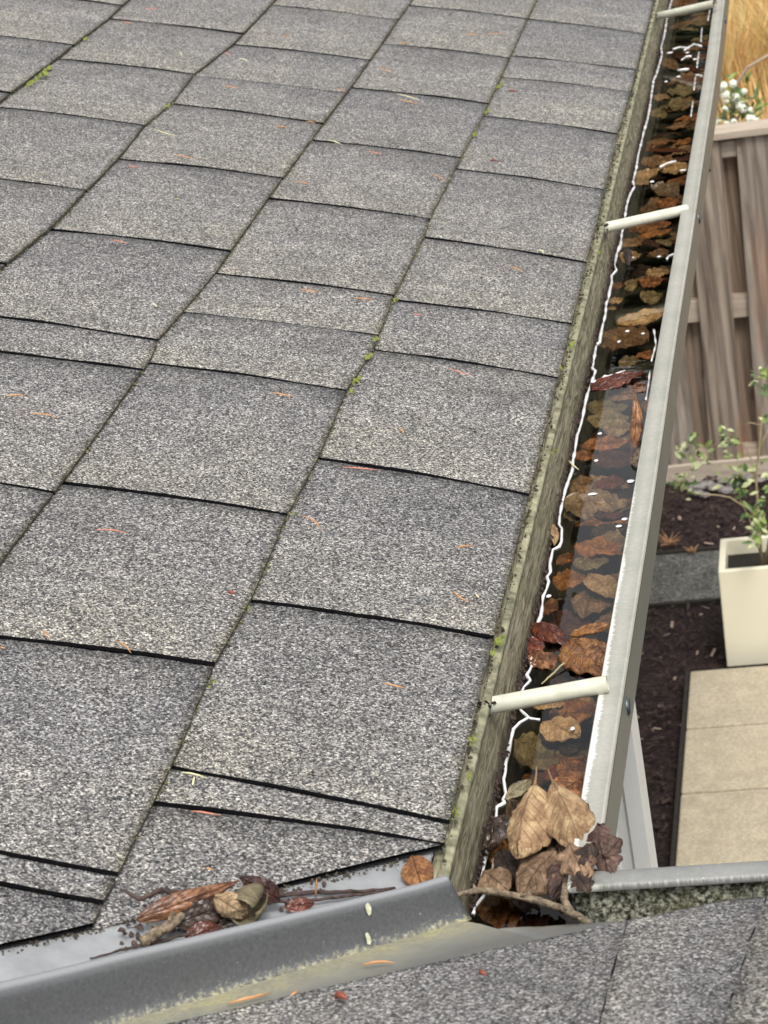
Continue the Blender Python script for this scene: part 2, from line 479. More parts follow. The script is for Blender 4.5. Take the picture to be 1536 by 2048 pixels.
class MB:
    def __init__(self):
        self.v = []; self.f = []; self.uv = []; self.mi = []

    def add(self, vs, fs, uvs=None, mi=0):
        b = len(self.v)
        self.v += [tuple(x) for x in vs]
        for i, f in enumerate(fs):
            self.f.append(tuple(b + j for j in f))
            self.uv.append([uvs[j] for j in f] if uvs else [(0, 0)] * len(f))
            self.mi.append(mi)

    def box(self, lo, hi, mi=0):
        x0, y0, z0 = lo; x1, y1, z1 = hi
        vs = [(x0, y0, z0), (x1, y0, z0), (x1, y1, z0), (x0, y1, z0), (x0, y0, z1), (x1, y0, z1), (x1, y1, z1), (x0, y1, z1)]
        self.add(vs, [(0, 3, 2, 1), (4, 5, 6, 7), (0, 1, 5, 4), (1, 2, 6, 5), (2, 3, 7, 6), (3, 0, 4, 7)], mi=mi)

    def grid(self, pts, uvs=None, mi=0, closed=False):
        n = len(pts); m = len(pts[0])
        vs = [p for r in pts for p in r]
        fs = []
        for i in range(n - 1):
            for j in range(m if closed else m - 1):
                j2 = (j + 1) % m
                fs.append((i * m + j, i * m + j2, (i + 1) * m + j2, (i + 1) * m + j))
        self.add(vs, fs, [u for r in uvs for u in r] if uvs else None, mi)

    def tube(self, path, rad, seg=8, mi=0, cap=True):
        path = [Vector(p) for p in path]
        if not hasattr(rad, '__len__'):
            rad = [rad] * len(path)
        rows = []
        prev = None
        for i, p in enumerate(path):
            t = (path[min(i + 1, len(path) - 1)] - path[max(i - 1, 0)]).normalized()
            a = prev if prev is not None else (Vector((0, 0, 1)) if abs(t.z) < 0.9 else Vector((1, 0, 0)))
            x = (a - t * a.dot(t)).normalized()
            prev = x
            y = t.cross(x)
            rows.append([p + (x * math.cos(2 * math.pi * k / seg) + y * math.sin(2 * math.pi * k / seg)) * rad[i] for k in range(seg)])
        b = len(self.v)
        self.grid(rows, mi=mi, closed=True)
        if cap:
            self.f.append(tuple(b + k for k in range(seg))[::-1]); self.uv.append([(0, 0)] * seg); self.mi.append(mi)
            o = b + (len(rows) - 1) * seg
            self.f.append(tuple(o + k for k in range(seg))); self.uv.append([(0, 0)] * seg); self.mi.append(mi)

    def mesh(self, name, mats, smooth=False):
        me = bpy.data.meshes.new(name)
        me.from_pydata(self.v, [], self.f)
        ul = me.uv_layers.new(name='UVMap')
        flat = [c for f in self.uv for u in f for c in u]
        ul.data.foreach_set('uv', flat)
        for m in (mats if isinstance(mats, (list, tuple)) else [mats]):
            me.materials.append(m)
        me.polygons.foreach_set('material_index', self.mi)
        if smooth:
            me.polygons.foreach_set('use_smooth', [True] * len(me.polygons))
        me.update()
        return me

    def obj(self, name, mats, parent=None, smooth=False):
        me = self.mesh(name, mats, smooth)
        o = bpy.data.objects.new(name, me)
        COL.objects.link(o)
        if parent is not None:
            o.parent = parent
            g = Vector((0, 0, 0)); q = parent
            while q is not None:
                g += q.location; q = q.parent
            o.location = -g if parent.type == 'EMPTY' or g.length else (0, 0, 0)
        return o

def mods(o, bev=None, solid=None, seg=2):
    if solid:
        m = o.modifiers.new('solid', 'SOLIDIFY'); m.thickness = solid; m.offset = 0
    if bev:
        m = o.modifiers.new('bevel', 'BEVEL'); m.width = bev; m.segments = seg; m.limit_method = 'ANGLE'; m.angle_limit = math.radians(40)
    return o

def recentre(o, c=None):
    # put the object's origin on the thing itself
    c = Vector(c) if c is not None else sum((Vector(v.co) for v in o.data.vertices), Vector()) / max(1, len(o.data.vertices))
    o.data.transform(Matrix.Translation(-c))
    o.location = o.location + c
    return o

def nz(x, y, z=0.0, s=1.0):
    return noise.noise(Vector((x * s, y * s, z * s)))

# ================================================================== THE HOUSE
house = empty('house', (0, Y2, 0), 'grey shingled house roof with two slopes meeting in a metal valley', 'house')
roofA = MB(); roofB = MB()
# underlay sheets double as the roof parts
def slab(fn, a0, a1, b0, b1, h0, h1):
    m = MB()
    c = [fn(a0, b0, h0), fn(a1, b0, h0), fn(a1, b1, h0), fn(a0, b1, h0), fn(a0, b0, h1), fn(a1, b0, h1), fn(a1, b1, h1), fn(a0, b1, h1)]
    m.add(c, [(0, 3, 2, 1), (4, 5, 6, 7), (0, 1, 5, 4), (1, 2, 6, 5), (2, 3, 7, 6), (3, 0, 4, 7)])
    return m

CUT1_P, CUT1_D = Vector((-0.0167, 1.396, 0)), Vector((0.223, 0.193, 0)).normalized()
CUT2_P, CUT2_D = Vector((0.060, 1.243, 0)), Vector((0.150, 0.088, 0)).normalized()

def clip(me, p, d, keep_left, cap_mi=2, p2=None):
    n = Vector((-d.y, d.x, 0))
    if not keep_left: n = -n
    bm = bmesh.new(); bm.from_mesh(me)
    r = bmesh.ops.bisect_plane(bm, geom=bm.verts[:] + bm.edges[:] + bm.faces[:], plane_co=p, plane_no=n, clear_inner=True, clear_outer=False, dist=1e-6)
    es = [e for e in r['geom_cut'] if isinstance(e, bmesh.types.BMEdge)]
    if es:
        f = bmesh.ops.holes_fill(bm, edges=es, sides=0)
        for q in f['faces']: q.material_index = cap_mi
    ok = len(bm.faces) > 0
    bm.to_mesh(me); bm.free()
    return ok

def deck(fn, *a):
    m = slab(fn, *a)
    me = m.mesh('roof', MT['felt'])
    return me
dm = deck(R1, 0.006, 2.2, -1.2, 6.2, -0.012, -0.0005)
clip(dm, CUT1_P + Vector((0, 0.012, 0)), CUT1_D, True, 0)
roof_1 = bpy.data.objects.new('roof', dm); COL.objects.link(roof_1); roof_1.parent = house; roof_1.location = (0, -Y2, 0)
roof_1['label'] = 'long shingled slope left of the gutter'
dm = deck(R2, 0.006, 1.6, -2.2, 1.4, -0.012, -0.0005)
clip(dm, CUT2_P + Vector((0.012, 0, 0)), CUT2_D, False, 0)
roof_2 = bpy.data.objects.new('roof', dm); COL.objects.link(roof_2); roof_2.parent = house; roof_2.location = (0, -Y2, 0)
roof_2['label'] = 'shingled slope at the bottom right below the valley'

Wc = 0.2032
courses = {0: [(885,1705),(983,1289),(1055,1003),(1113,768),(1140,658),(1170,535),(1207,390),(1232,277),(1260,190),(1290,75)],
1: [(208,1820),(345,1540),(425,1345),(505,1205),(572,1043),(640,920),(690,793),(750,703),(785,605),(850,478),(857,447),(913,340),(968,235),(1055,45)],
2: [(20,1110),(130,970),(300,730),(313,690),(435,550),(540,400),(625,285),(705,180),(765,95),(820,13)],
3: [(0,545),(105,462),(235,325),(285,260),(345,210),(385,155),(470,93),(545,13)],
4: [(0,210),(120,120),(220,42),(262,0)]}
edge = {}
for k, pts in courses.items():
    q = sorted([(sy(*p)[1], sy(*p)[0]) for p in pts])
    ys = np.array([a for a, b in q]); ss = np.array([b for a, b in q])
    edge[k] = (ys, ss)
def s_of(k, y):
    if k in edge:
        v = float(np.interp(y, edge[k][0], edge[k][1]))
        return v * 0.8 + k * Wc * 0.2
    return k * Wc
W_, J_ = 0.0066, 0.0010
slots = {0: [((315,1612),(885,1705),W_),((345,1540),(890,1660),W_),((505,1205),(983,1289),W_),((640,920),(1055,1003),W_),((750,703),(1113,768),W_),((785,603),(1140,658),W_),((850,478),(1170,535),W_),((913,340),(1207,390),W_),((968,235),(1232,277),W_),((1007,158),(1260,192),.004),((1021,115),(1271,148),W_),((1062,41),(1290,75),W_),((1100,-25),(1312,7),W_)],
1: [((0,1792),(200,1825),W_),((0,1717),(225,1765),W_),((0,1283),(425,1345),W_),((130,970),(572,1043),W_),((300,730),(690,793),W_),((340,645),(748,681),J_),((435,550),(785,603),W_),((540,400),(857,447),W_),((625,285),(913,323),W_),((705,180),(970,215),W_),((765,95),(1010,123),W_),((820,13),(1052,45),W_)],
2: [((0,985),(93,997),W_),((0,715),(265,750),W_),((0,640),(313,692),W_),((105,462),(445,510),W_),((235,325),(545,363),W_),((345,210),(630,255),W_),((400,172),(672,193),J_),((470,93),(725,127),W_),((545,13),(780,45),W_)],
3: [((0,372),(162,390),W_),((0,218),(285,260),W_),((120,120),(385,157),W_),((220,42),(475,75),W_)],
4: [((0,81),(134,98),W_),((95,0),(240,19),W_)]}
slot_lines = {}
for k in range(9):
    L = []
    for a, b, w in slots.get(k, []):
        sa, ya = sy(*a); sb, yb = sy(*b)
        sl_ = (ya - yb) / (sa - sb) if abs(sa - sb) > 0.08 else 0.0
        sl_ = max(-0.09, min(0.09, sl_))
        s0, s1 = k * Wc, (k + 1) * Wc
        L.append([yb + sl_ * (s0 - sb), yb + sl_ * (s1 - sb), w])
    if not L:
        y0 = 1.0 + (0.15 if k % 2 else 0.0)
        L.append([y0, y0, W_])
    L.sort()
    while L[-1][0] < 6.0:
        L.append([L[-1][0] + 0.305, L[-1][1] + 0.305, W_])
    lo = Y2 - (k + 1) * Wc - 0.3
    while L[0][0] > lo:
        L.insert(0, [L[0][0] - 0.305, L[0][1] - 0.305, W_])
    slot_lines[k] = L

def tab_mesh(fn, k, lines_a, lines_b, sedge, wid_a, wid_b, seed, flip=False):
    NU, NV = 26, 14
    top = []; bot = []; uv = []
    r = random.Random(seed)
    lift = r.uniform(-0.0006, 0.0010)
    for i in range(NU + 1):
        u = i / NU
        rowt = []; rowb = []; ru = []
        for j in range(NV + 1):
            v = j / NV
            uu = u * 1.12
            ya = lines_a[0] + (lines_a[1] - lines_a[0]) * uu + wid_a / 2 + 0.0009 * nz(u * 9, seed * 3.1, 1) + 0.0007 * nz(u * 34, seed * 3.1, 4)
            yb = lines_b[0] + (lines_b[1] - lines_b[0]) * uu - wid_b / 2 + 0.0009 * nz(u * 9, seed * 1.7, 5) + 0.0007 * nz(u * 34, seed * 1.7, 8)
            if i == 0:
                c = min(v, 1 - v) * (yb - ya)
            y = ya + (yb - ya) * v
            s0 = sedge(k, y)
            s1 = sedge(k + 1, y)
            s = s0 + (s1 - s0) * uu
            if i == 0:
                s += 0.0009 * nz(y * 60, seed, 2) + 0.0006 * nz(y * 260, seed, 3)
            sag = 0.0018 * math.sin(math.pi * min(1, u * 1.15)) * 1.0
            h = 0.0060 * (1 - u) + 0.0012 * u + sag + 0.0010 * nz(s * 14, y * 14, seed) + lift * (1 - u)
            h += 0.0006 * (abs(v - 0.5) * 2) ** 3 * (1 - u)
            rowt.append(fn(s, y, h)); rowb.append(fn(s, y, h - 0.0034)); ru.append((u, v))
        top.append(rowt); bot.append(rowb); uv.append(ru)
    m = MB()
    m.grid(top, uv, 0)
    m.grid([b[::-1] for b in bot], None, 1)
    m.grid([[t for t in top[0]][::-1], [b for b in bot[0]][::-1]], None, 2)
    m.grid([[top[i][0] for i in range(NU + 1)], [bot[i][0] for i in range(NU + 1)]], None, 1)
    m.grid([[top[i][NV] for i in range(NU + 1)][::-1], [bot[i][NV] for i in range(NU + 1)][::-1]], None, 1)
    me = m.mesh('shingle', [MT['shingle'], MT['asphalt_edge'], MT['butt_edge']])
    bm = bmesh.new(); bm.from_mesh(me)
    bmesh.ops.remove_doubles(bm, verts=bm.verts, dist=1e-6)
    bmesh.ops.recalc_face_normals(bm, faces=bm.faces)
    for f in bm.faces: f.smooth = f.material_index == 0
    bm.to_mesh(me); bm.free()
    return me

seed = 0
for k in range(0, 9):
    L = slot_lines[k]
    for a, b in zip(L[:-1], L[1:]):
        seed += 1
        if b[0] - a[0] < 0.02: continue
        ym = (a[0] + b[0]) / 2
        if b[0] < 1.32 - k * Wc - 0.25 + 0.1 and b[0] < 1.396 - (k * Wc) * 0.87 - 0.12: continue
        me = tab_mesh(R1, k, a, b, s_of, a[2], b[2], seed)
        if not clip(me, CUT1_P, CUT1_D, True): continue
        o = bpy.data.objects.new('shingle', me); COL.objects.link(o)
        o.parent = roof_1; o.location = (0, 0, 0)
# second slope
L2 = {0: [(-0.20,-0.19),(0.1365,0.139),(0.222,0.206),(0.52,0.52),(0.83,0.83),(1.13,1.13)]}
for k in range(0, 7):
    if k == 0:
        L = [[a, b, 0.0004] for a, b in L2[0]]
    else:
        off = 0.15 * (k % 2) + 0.03
        L = [[off + 0.305 * i - 1.9, off + 0.305 * i - 1.9, 0.003] for i in range(11)]
    for a, b in zip(L[:-1], L[1:]):
        seed += 1
        me = tab_mesh(R2, k, a, b, lambda kk_, y: kk_ * Wc + 0.045 if kk_ else -0.004, a[2], b[2], seed)
        if not clip(me, CUT2_P, CUT2_D, False): continue
        o = bpy.data.objects.new('shingle', me); COL.objects.link(o)
        o.parent = roof_2; o.location = (0, 0, 0)

# --- moss and grit caught in the joints (real little clumps)
def blobs(pts, name, mat, parent, label=None):
    m = MB()
    for p, r in pts:
        n = 6
        ang = rnd.random() * 6
        up = Vector(N1)
        vs = []
        sc = [rnd.uniform(0.6, 1.2) for _ in range(n)]
        for i in range(n):
            a = ang + i * 2 * math.pi / n
            vs.append(p + Vector((math.cos(a), math.sin(a), -0.3)) * r * sc[i])
        for i in range(n):
            a = ang + (i + .5) * 2 * math.pi / n
            vs.append(p + Vector((math.cos(a) * .6, math.sin(a) * .6, 0.55)) * r * sc[i])
        vs.append(p + Vector((0, 0, r)))
        fs = []
        for i in range(n):
            j = (i + 1) % n
            fs += [(i, j, n + i), (j, n + j, n + i), (n + i, n + j, 2 * n)]
        m.add(vs, fs)
    o = m.obj(name, mat, parent)
    if parent is not None and parent.parent is not None:
        o.location = (0, 0, 0)
    o['kind'] = 'stuff'
    if label: o['label'] = label
    return o

def along(k, y0, y1, n, r0, r1, spread=0.003):
    out = []
    for _ in range(n):
        y = rnd.uniform(y0, y1)
        s = s_of(k, y) + rnd.uniform(-spread, spread * 0.3)
        out.append((R1(s, y, 0.004 if k else 0.002), rnd.uniform(r0, r1)))
    return out
bright = []
def mossat(px, py, n, r, spread):
    p = roof1(px, py, 0.006)
    for _ in range(n):
        bright.append((p + Vector((rnd.gauss(0, spread * .5), rnd.gauss(0, spread * 1.6), 0)), rnd.uniform(r * .5, r)))
for a in [(750,680,9,.0028,.003),(738,712,12,.0028,.0035),(716,758,10,.003,.003),(703,785,6,.002,.003),(62,165,16,.0036,.007),(85,148,12,.004,.006),(98,136,8,.004,.004),(170,78,8,.003,.006),
          (335,212,8,.0026,.004),(1000,170,12,.0032,.006),(972,225,8,.003,.004),(948,270,5,.003,.004),(789,602,6,.0022,.003),(588,1030,6,.0018,.002),(430,1358,5,.002,.003),(497,1215,5,.0014,.002),(352,400,3,.002,.003),
          (1145,690,8,.003,.004),(1120,735,5,.002,.003),(1000,1280,10,.0028,.003),(986,1305,5,.002,.002),(945,1480,8,.0022,.003),(935,1555,7,.0018,.003),(908,1625,7,.002,.003),(1110,900,5,.002,.003),(1198,505,5,.002,.003),(676,195,4,.0025,.003)]:
    mossat(*a)
blobs(bright, 'moss', MT['moss'], roof_1, 'bright green moss tufts in the shingle joints')
dk = []
for k, y0, y1, n in [(1,1.35,4.6,420),(2,1.5,4.6,260),(3,2.2,4.6,160),(4,2.8,4.4,110)]:
    dk += along(k, y0, y1, n, 0.0006, 0.0017, 0.0018)
for _ in range(60):
    y = rnd.gauss(rnd.choice([2.55, 2.75, 3.3, 3.6, 1.9]), 0.05)
    dk.append((R1(s_of(1, y), y, .004), rnd.uniform(.001, .0025)))
blobs(dk, 'moss', MT['moss_d'], roof_1, 'dark moss and grit lining the joints')
gr = []
for _ in range(500):
    y = rnd.uniform(1.4, 4.7)
    gr.append((R1(rnd.uniform(-0.004, 0.003), y, rnd.uniform(-0.004, 0.003)), rnd.uniform(.0007, .002)))
for _ in range(900):
    if _ > 420: break
    t = rnd.uniform(0, 0.42)
    p = CUT1_P - CUT1_D * t
    gr.append((Vector((p.x + rnd.uniform(-.002, .003), p.y - rnd.uniform(-.001, .005), -p.x * TT + rnd.uniform(.0, .005))), rnd.uniform(.0005, .0015)))
blobs(gr, 'grit', MT['grime'], roof_1, 'brown grit along the eave edge')

# --- fascia, trim, wall, soffit
m = MB()
ys = [1.33 + i * 0.02 for i in range(240)]
rows = []
zs = [-0.006, -0.013, -0.02, -0.035, -0.05, -0.065, -0.085, -0.16]
for y in ys:
    rows.append([Vector((0.0022 + (0.0012 if z < -0.03 else 0.0) + 0.0010 * nz(y * 25, z * 120) + 0.0006 * nz(y * 110, z * 300), y, z)) for z in zs])
m.grid(rows)
m.grid([[Vector((-0.02, y, -0.16)) for y in (ys[0], ys[-1])], [Vector((-0.02, y, -0.006)) for y in (ys[0], ys[-1])]])
m.box((-0.018, 1.33, -0.16), (0.001, ys[-1], -0.008))
fb = m.obj('fascia_board', MT['fascia'], house, True)
m = MB()
rows = []
for y in ys:
    w = 0.0008 * nz(y * 30, 3)
    rows.append([Vector((0.0005, y, -0.0035)), Vector((0.0052 + w, y, -0.0045)), Vector((0.0062 + w, y, -0.0060)), Vector((0.0060 + w, y, -0.0098 + w)), Vector((0.0025, y, -0.0108))])
m.grid(rows)
m.obj('edge_trim', MT['drip'], house, True)
m = MB(); m.box((0.01, Y2 - 0.02, -0.16), (1.4, Y2 - 0.004, -0.008)); m.obj('fascia_board', MT['fascia'], house)
m = MB(); m.box((-0.45, 1.34, -0.176), (0.0, 6.0, -0.161)); m.box((0.0, 0.87, -0.176), (1.4, 1.30, -0.161)); m.obj('soffit', MT['white'], house)
m = MB(); m.box((-0.62, 0.9, -2.22), (-0.45, 6.0, -0.15)); m.box((-0.45, 0.7, -2.22), (1.4, 0.86, -0.15)); m.obj('wall', MT['siding'], house)

# --- valley flashing with its raised rib
m = MB()
D = Vector((-1, -1, 0))
P = Vector((1, -1, 0)).normalized()   # across, towards slope 2
rows = []; uvs = []
N = 90
fh = lambda t: 0.031 + 0.020 * max(0, min(1, t / 0.3)) - (0.0)
prof = [(-0.108, None), (-0.09, None), (-0.07, None), (-0.05, None), (-0.022, None), (-0.011, None), (-0.0075, .25), (-0.0045, .7), (-0.0030, .93), (-0.0012, 1.0), (0.0012, 1.0), (0.0030, .93), (0.0042, .72), (0.0058, .45), (0.0078, .2), (0.0105, .05), (0.014, None), (0.03, None), (0.06, None), (0.09, None), (0.12, None), (0.15, None)]
T0 = -0.017
for i in range(N + 1):
    t = T0 + (1.5 - T0) * (i / N) ** 1.8
    row = []; ur = []
    for a, hh in prof:
        c = Vector((-t, Y2 - t, 0)) + P * a
        if hh is None:
            # pans stop at the eaves
            tt = t
            if a < 0:
                lim = 0.004 + a * 0.7071
                q = -c.x
                if q < -0.004: c = Vector((0.004, c.y, 0)) + Vector((0, 0.004 - c.x, 0)) * 0
            else:
                if c.y > Y2 + 0.004: c = Vector((c.x, Y2 + 0.004, 0))
            z = max(-c.x * TT, (Y2 - c.y) * TT)
        else:
            endf = 1.0
            if t < -0.004:
                endf = 1.0
            z = (t * TT) + fh(t) * hh
        z += 0.0009 + 0.0006 * nz(c.x * 18, c.y * 18, 2)
        row.append(Vector((c.x, c.y, z))); ur.append((a, t))
    # swept-back end of the rib
    if i == 0:
        for j, (a, hh) in enumerate(prof):
            if hh is not None:
                row[j] += Vector((0.008, 0.008, 0)) * (1 - hh) * 0.6 + Vector((0, 0, -0.002))
    rows.append(row); uvs.append(ur)
m.grid(rows, uvs)
for side in (1, -1):
    rr = []; uu = []
    for i in range(26):
        t = T0 - (0.22 if side > 0 else 0.06) * i / 25
        row = []; ur = []
        for a in [0.0125 + (0.1875 if side > 0 else 0.08) * j / 24 for j in range(25)]:
            c = Vector((-t, Y2 - t, 0)) + P * a * side
            if side > 0: c.y = min(c.y, Y2 - 0.016); 
            else: c.x = min(c.x, -0.006)
            row.append(Vector((c.x, c.y, max(-c.x * TT, (Y2 - c.y) * TT) + 0.0009 + 0.0006 * nz(c.x * 18, c.y * 18, 2)))); ur.append((a * side, t))
        rr.append(row); uu.append(ur)
    m.grid(rr, uu)
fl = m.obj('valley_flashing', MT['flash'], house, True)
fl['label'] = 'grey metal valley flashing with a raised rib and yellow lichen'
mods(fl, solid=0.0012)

# ================================================================== GUTTERS
lipz = -0.012
lip_px = [(1424,30),(1408,150),(1385,280),(1365,400),(1342,540),(1320,650),(1297,800),(1255,1050),(1215,1280),(1195,1380),(1165,1560)]
lp = sorted([(on(a, b, 2, lipz).y, on(a, b, 2, lipz).x) for a, b in lip_px])
lpy = np.array([a for a, b in lp]); lpx = np.array([b for a, b in lp])
def lx(y):
    return float(np.interp(y, lpy, lpx)) if y < lpy[-1] else float(lpx[-1])
def lxs(y):
    return sum(lx(y + d) for d in (-0.2, -0.1, 0, 0.1, 0.2)) / 5
LW = 0.0198
g1 = empty('gutter', (0.05, 1.4, -0.1), 'long grey gutter full of water and leaves beside the large roof slope', 'gutter', 'gutters')
YC = 1.3800            # inner corner line of the second gutter's lip
CORN = YC + LW
def gutter_rows(f, ts):
    return [[f(t, a, z) for a, z in PROF] for t in ts]
ys = [YC] + [YC + LW + 0.005 + i * 0.04 for i in range(112)]
# top flange
m = MB(); rows = []; uv = []
for i, y in enumerate(ys):
    x = lxs(y); yy = y
    r = [(x + 0.0012, lipz - 0.006), (x, lipz - 0.0015), (x + 0.0012, lipz), (x + 0.010, lipz + 0.0002), (x + LW - 0.0032, lipz + 0.0002), (x + LW - 0.0022, lipz + 0.0012), (x + LW - 0.0008, lipz + 0.0010), (x + LW, lipz - 0.003)]
    uvr = [(0.0, y), (0.0, y), (0.0012, y), (0.010, y), (LW - .0032, y), (LW - .0022, y), (LW, y), (LW, y)]
    row = [Vector((a, (yy if i else (YC + 0.0003 + max(0, a - x))), z)) for a, z in r]
    rows.append(row); uv.append(uvr)
m.grid(rows, uv)
m.obj('top_flange', MT['lip'], g1, True)
m = MB(); rows = []
for i, y in enumerate(ys):
    x = lxs(y)
    r = [(x + LW + 0.0003, lipz - 0.0032), (x + LW + 0.0010, lipz - 0.036), (x + LW - 0.002, lipz - 0.039), (x + LW - 0.006, lipz - 0.045), (x + LW - 0.014, lipz - 0.062), (x + LW - 0.026, lipz - 0.075), (x + LW - 0.030, -0.122), (0.0, -0.122)]
    rows.append([Vector((a, (y if i else YC + LW + 0.002), z)) for a, z in r])
m.grid(rows)
m.obj('front_face', MT['gutter_side_shade'], g1, False)
m = MB(); rows = []
for i, y in enumerate([Y2 - 0.05] + ys):
    x = lxs(y) if y > YC else lxs(YC)
    r = [(0.0040, -0.080), (0.007, -0.117), (x - 0.01, -0.117), (x + 0.004, lipz - 0.065), (x + 0.008, lipz - 0.04), (x + 0.008, lipz - 0.004)]
    if y < CORN: r = r[:3] + [(x + 0.02, -0.117)] * 3
    rows.append([Vector((a, y, z)) for a, z in r])
m.grid(rows)
o = m.obj('trough', MT['trough'], g1, False)
mods(o, solid=0.0008)

def rod(a, b, r):
    m = MB()
    a = Vector(a); b = Vector(b)
    m.tube([a + (b - a) * t for t in (0, .5, 1)], r, 20, cap=False)
    m.tube([b + (a - b) * t for t in (0, .5, 1)], r * 0.8, 16, cap=False)
    # ring at the hollow end
    t = (b - a).normalized(); x = Vector((0, 0, 1)); y = t.cross(x).normalized()
    ring = [[a + (x * math.cos(q) + y * math.sin(q)) * rr for q in [2 * math.pi * i / 20 for i in range(20)]] for rr in (r, r * 0.8)]
    m.grid(ring, closed=True)
    m.add([a + t * 0.006 + (x * math.cos(q) + y * math.sin(q)) * r * .79 for q in [2 * math.pi * i / 12 for i in range(12)]], [tuple(range(12))])
    return m
FR = 0.0070
for pa, pb in (((985,1412),(1200,1371)), ((1212,456),(1366,421)), ((1316,33),(1425,8)), None and 0 or ((1365,-175),(1450,-195))):
    a = on(*pa, 0, 0.0055); yb = on(*pb, 2, lipz - 0.010).y; b = on(*pb, 0, lxs(yb) + 0.002); yb = b.y; b = b + (b - a).normalized() * 0.006; print('ferrule', a, b, lxs(yb))
    f = rod(a + Vector((-0.006, 0, 0)), b, FR).obj('ferrule', MT['ferrule'], g1, True)
    g = MB(); t = (b - a).normalized()
    s0 = Vector((lxs(yb) + LW, yb + .006, lipz - 0.017))
    g.tube([s0 + Vector((-0.001, 0, 0)), s0 + Vector((0.0015, 0, 0)), s0 + Vector((0.003, 0, 0))], [0.0075, 0.0075, 0.0055], 14)
    g.obj('spike_head', MT['steel'], g1, True)
# grime collar where each ferrule meets the trim
cl = []
for ya in (1.645, 2.965, 4.30):
    for _ in range(26):
        a = rnd.uniform(0, 6.28)
        cl.append((Vector((rnd.uniform(-.004, .010), ya + math.cos(a) * .008, -0.012 + abs(math.sin(a)) * .008)), rnd.uniform(.0008, .002)))
c_ = blobs(cl, 'grime', MT['soil'], None); c_.parent = g1; c_.location = -g1.location
# downspout
m = MB()
px0, py0 = 0.0600, 2.070
prof_ = []
xs = [0.0605, 0.0605, 0.045, 0.042, 0.032, 0.029, 0.014, 0.011, 0.0, 0.0]
yd = [py0 + .06, py0, py0, py0 + .004, py0 + .004, py0, py0, py0 + .004, py0 + .004, py0 + .06]
rows = [[Vector((x, y, z)) for x, y in zip(xs, yd)] for z in (-0.115, -0.9, -1.6, -2.19)]
m.grid(rows, closed=True)
ds = m.obj('downspout', MT['white'], g1)

g2 = empty('gutter', (0.4, 1.4, -0.1), 'short grey gutter crossing the lower right, lichen inside its front wall', 'gutter', 'gutters')
XC = lxs(YC)
xs = [XC] + [XC + LW + 0.005 + i * 0.03 for i in range(45)]
m = MB(); rows = []; uv = []
for i, x in enumerate(xs):
    w = 0.0006 * nz(x * 12, 4)
    r = [(YC + 0.0012, lipz - 0.006), (YC, lipz - 0.0015), (YC + 0.0012, lipz - 0.0002), (YC + 0.010, lipz), (YC + LW - 0.0025, lipz), (YC + LW - 0.0008, lipz - 0.0010), (YC + LW, lipz - 0.003)]
    rows.append([Vector(((x if i else XC + 0.0003 + max(0, a - YC)), a + w, z)) for a, z in r])
    uv.append([(max(0.0, a - YC), 1.58 + (x - XC) * 30) for a, z in r])
m.grid(rows, uv)
m.obj('top_flange', MT['lip_dull'], g2, True)
m = MB()
rows = [[Vector((x, a, z)) for a, z in [(YC + LW + .0003, lipz - .0032), (YC + LW + .001, lipz - .036), (YC + LW - .006, lipz - .045), (YC + LW - .02, lipz - .072), (YC + LW - .03, -0.122), (Y2, -0.122)]] for x in (lxs(YC) + LW, 0.5, 1.4)]
m.grid(rows)
m.obj('front_face', MT['gutter_side_shade'], g2)
m = MB()
rows = []
for x in [lxs(YC) + 0.004 + 0.01 * i for i in range(130)]:
    rows.append([Vector((x, YC + a + 0.0015 * nz(x * 60, z * 90), z)) for a, z in ((0.004, lipz - 0.004), (0.006, lipz - 0.012), (0.005, lipz - .02), (0.004, lipz - .03), (0.0, lipz - .05), (-0.01, -0.117), (-0.075, -0.117))])
m.grid(rows)
o = m.obj('inner_wall', MT['lichen_wall'], g2, True)

# ------------------------------------------------------------------ water and the white-painted sky glints at its edge
WZ = -0.0745
m = MB(); rows = []
for i in range(160):
    y = 1.30 + i * 0.03
    x1 = lxs(max(y, YC)) + 0.0075
    if y < CORN: x1 = lxs(YC) + 0.004
    rows.append([Vector((0.0035 + (x1 - 0.0035) * j / 6, y, WZ)) for j in range(7)])
m.grid(rows)
m.add([(lxs(YC) + .006, 1.325, WZ), (1.4, 1.325, WZ), (1.4, YC + .003, WZ), (lxs(YC) + .006, YC + .003, WZ)], [(0, 1, 2, 3)])
w = m.obj('water', MT['water'])
tag(w, kind='structure')

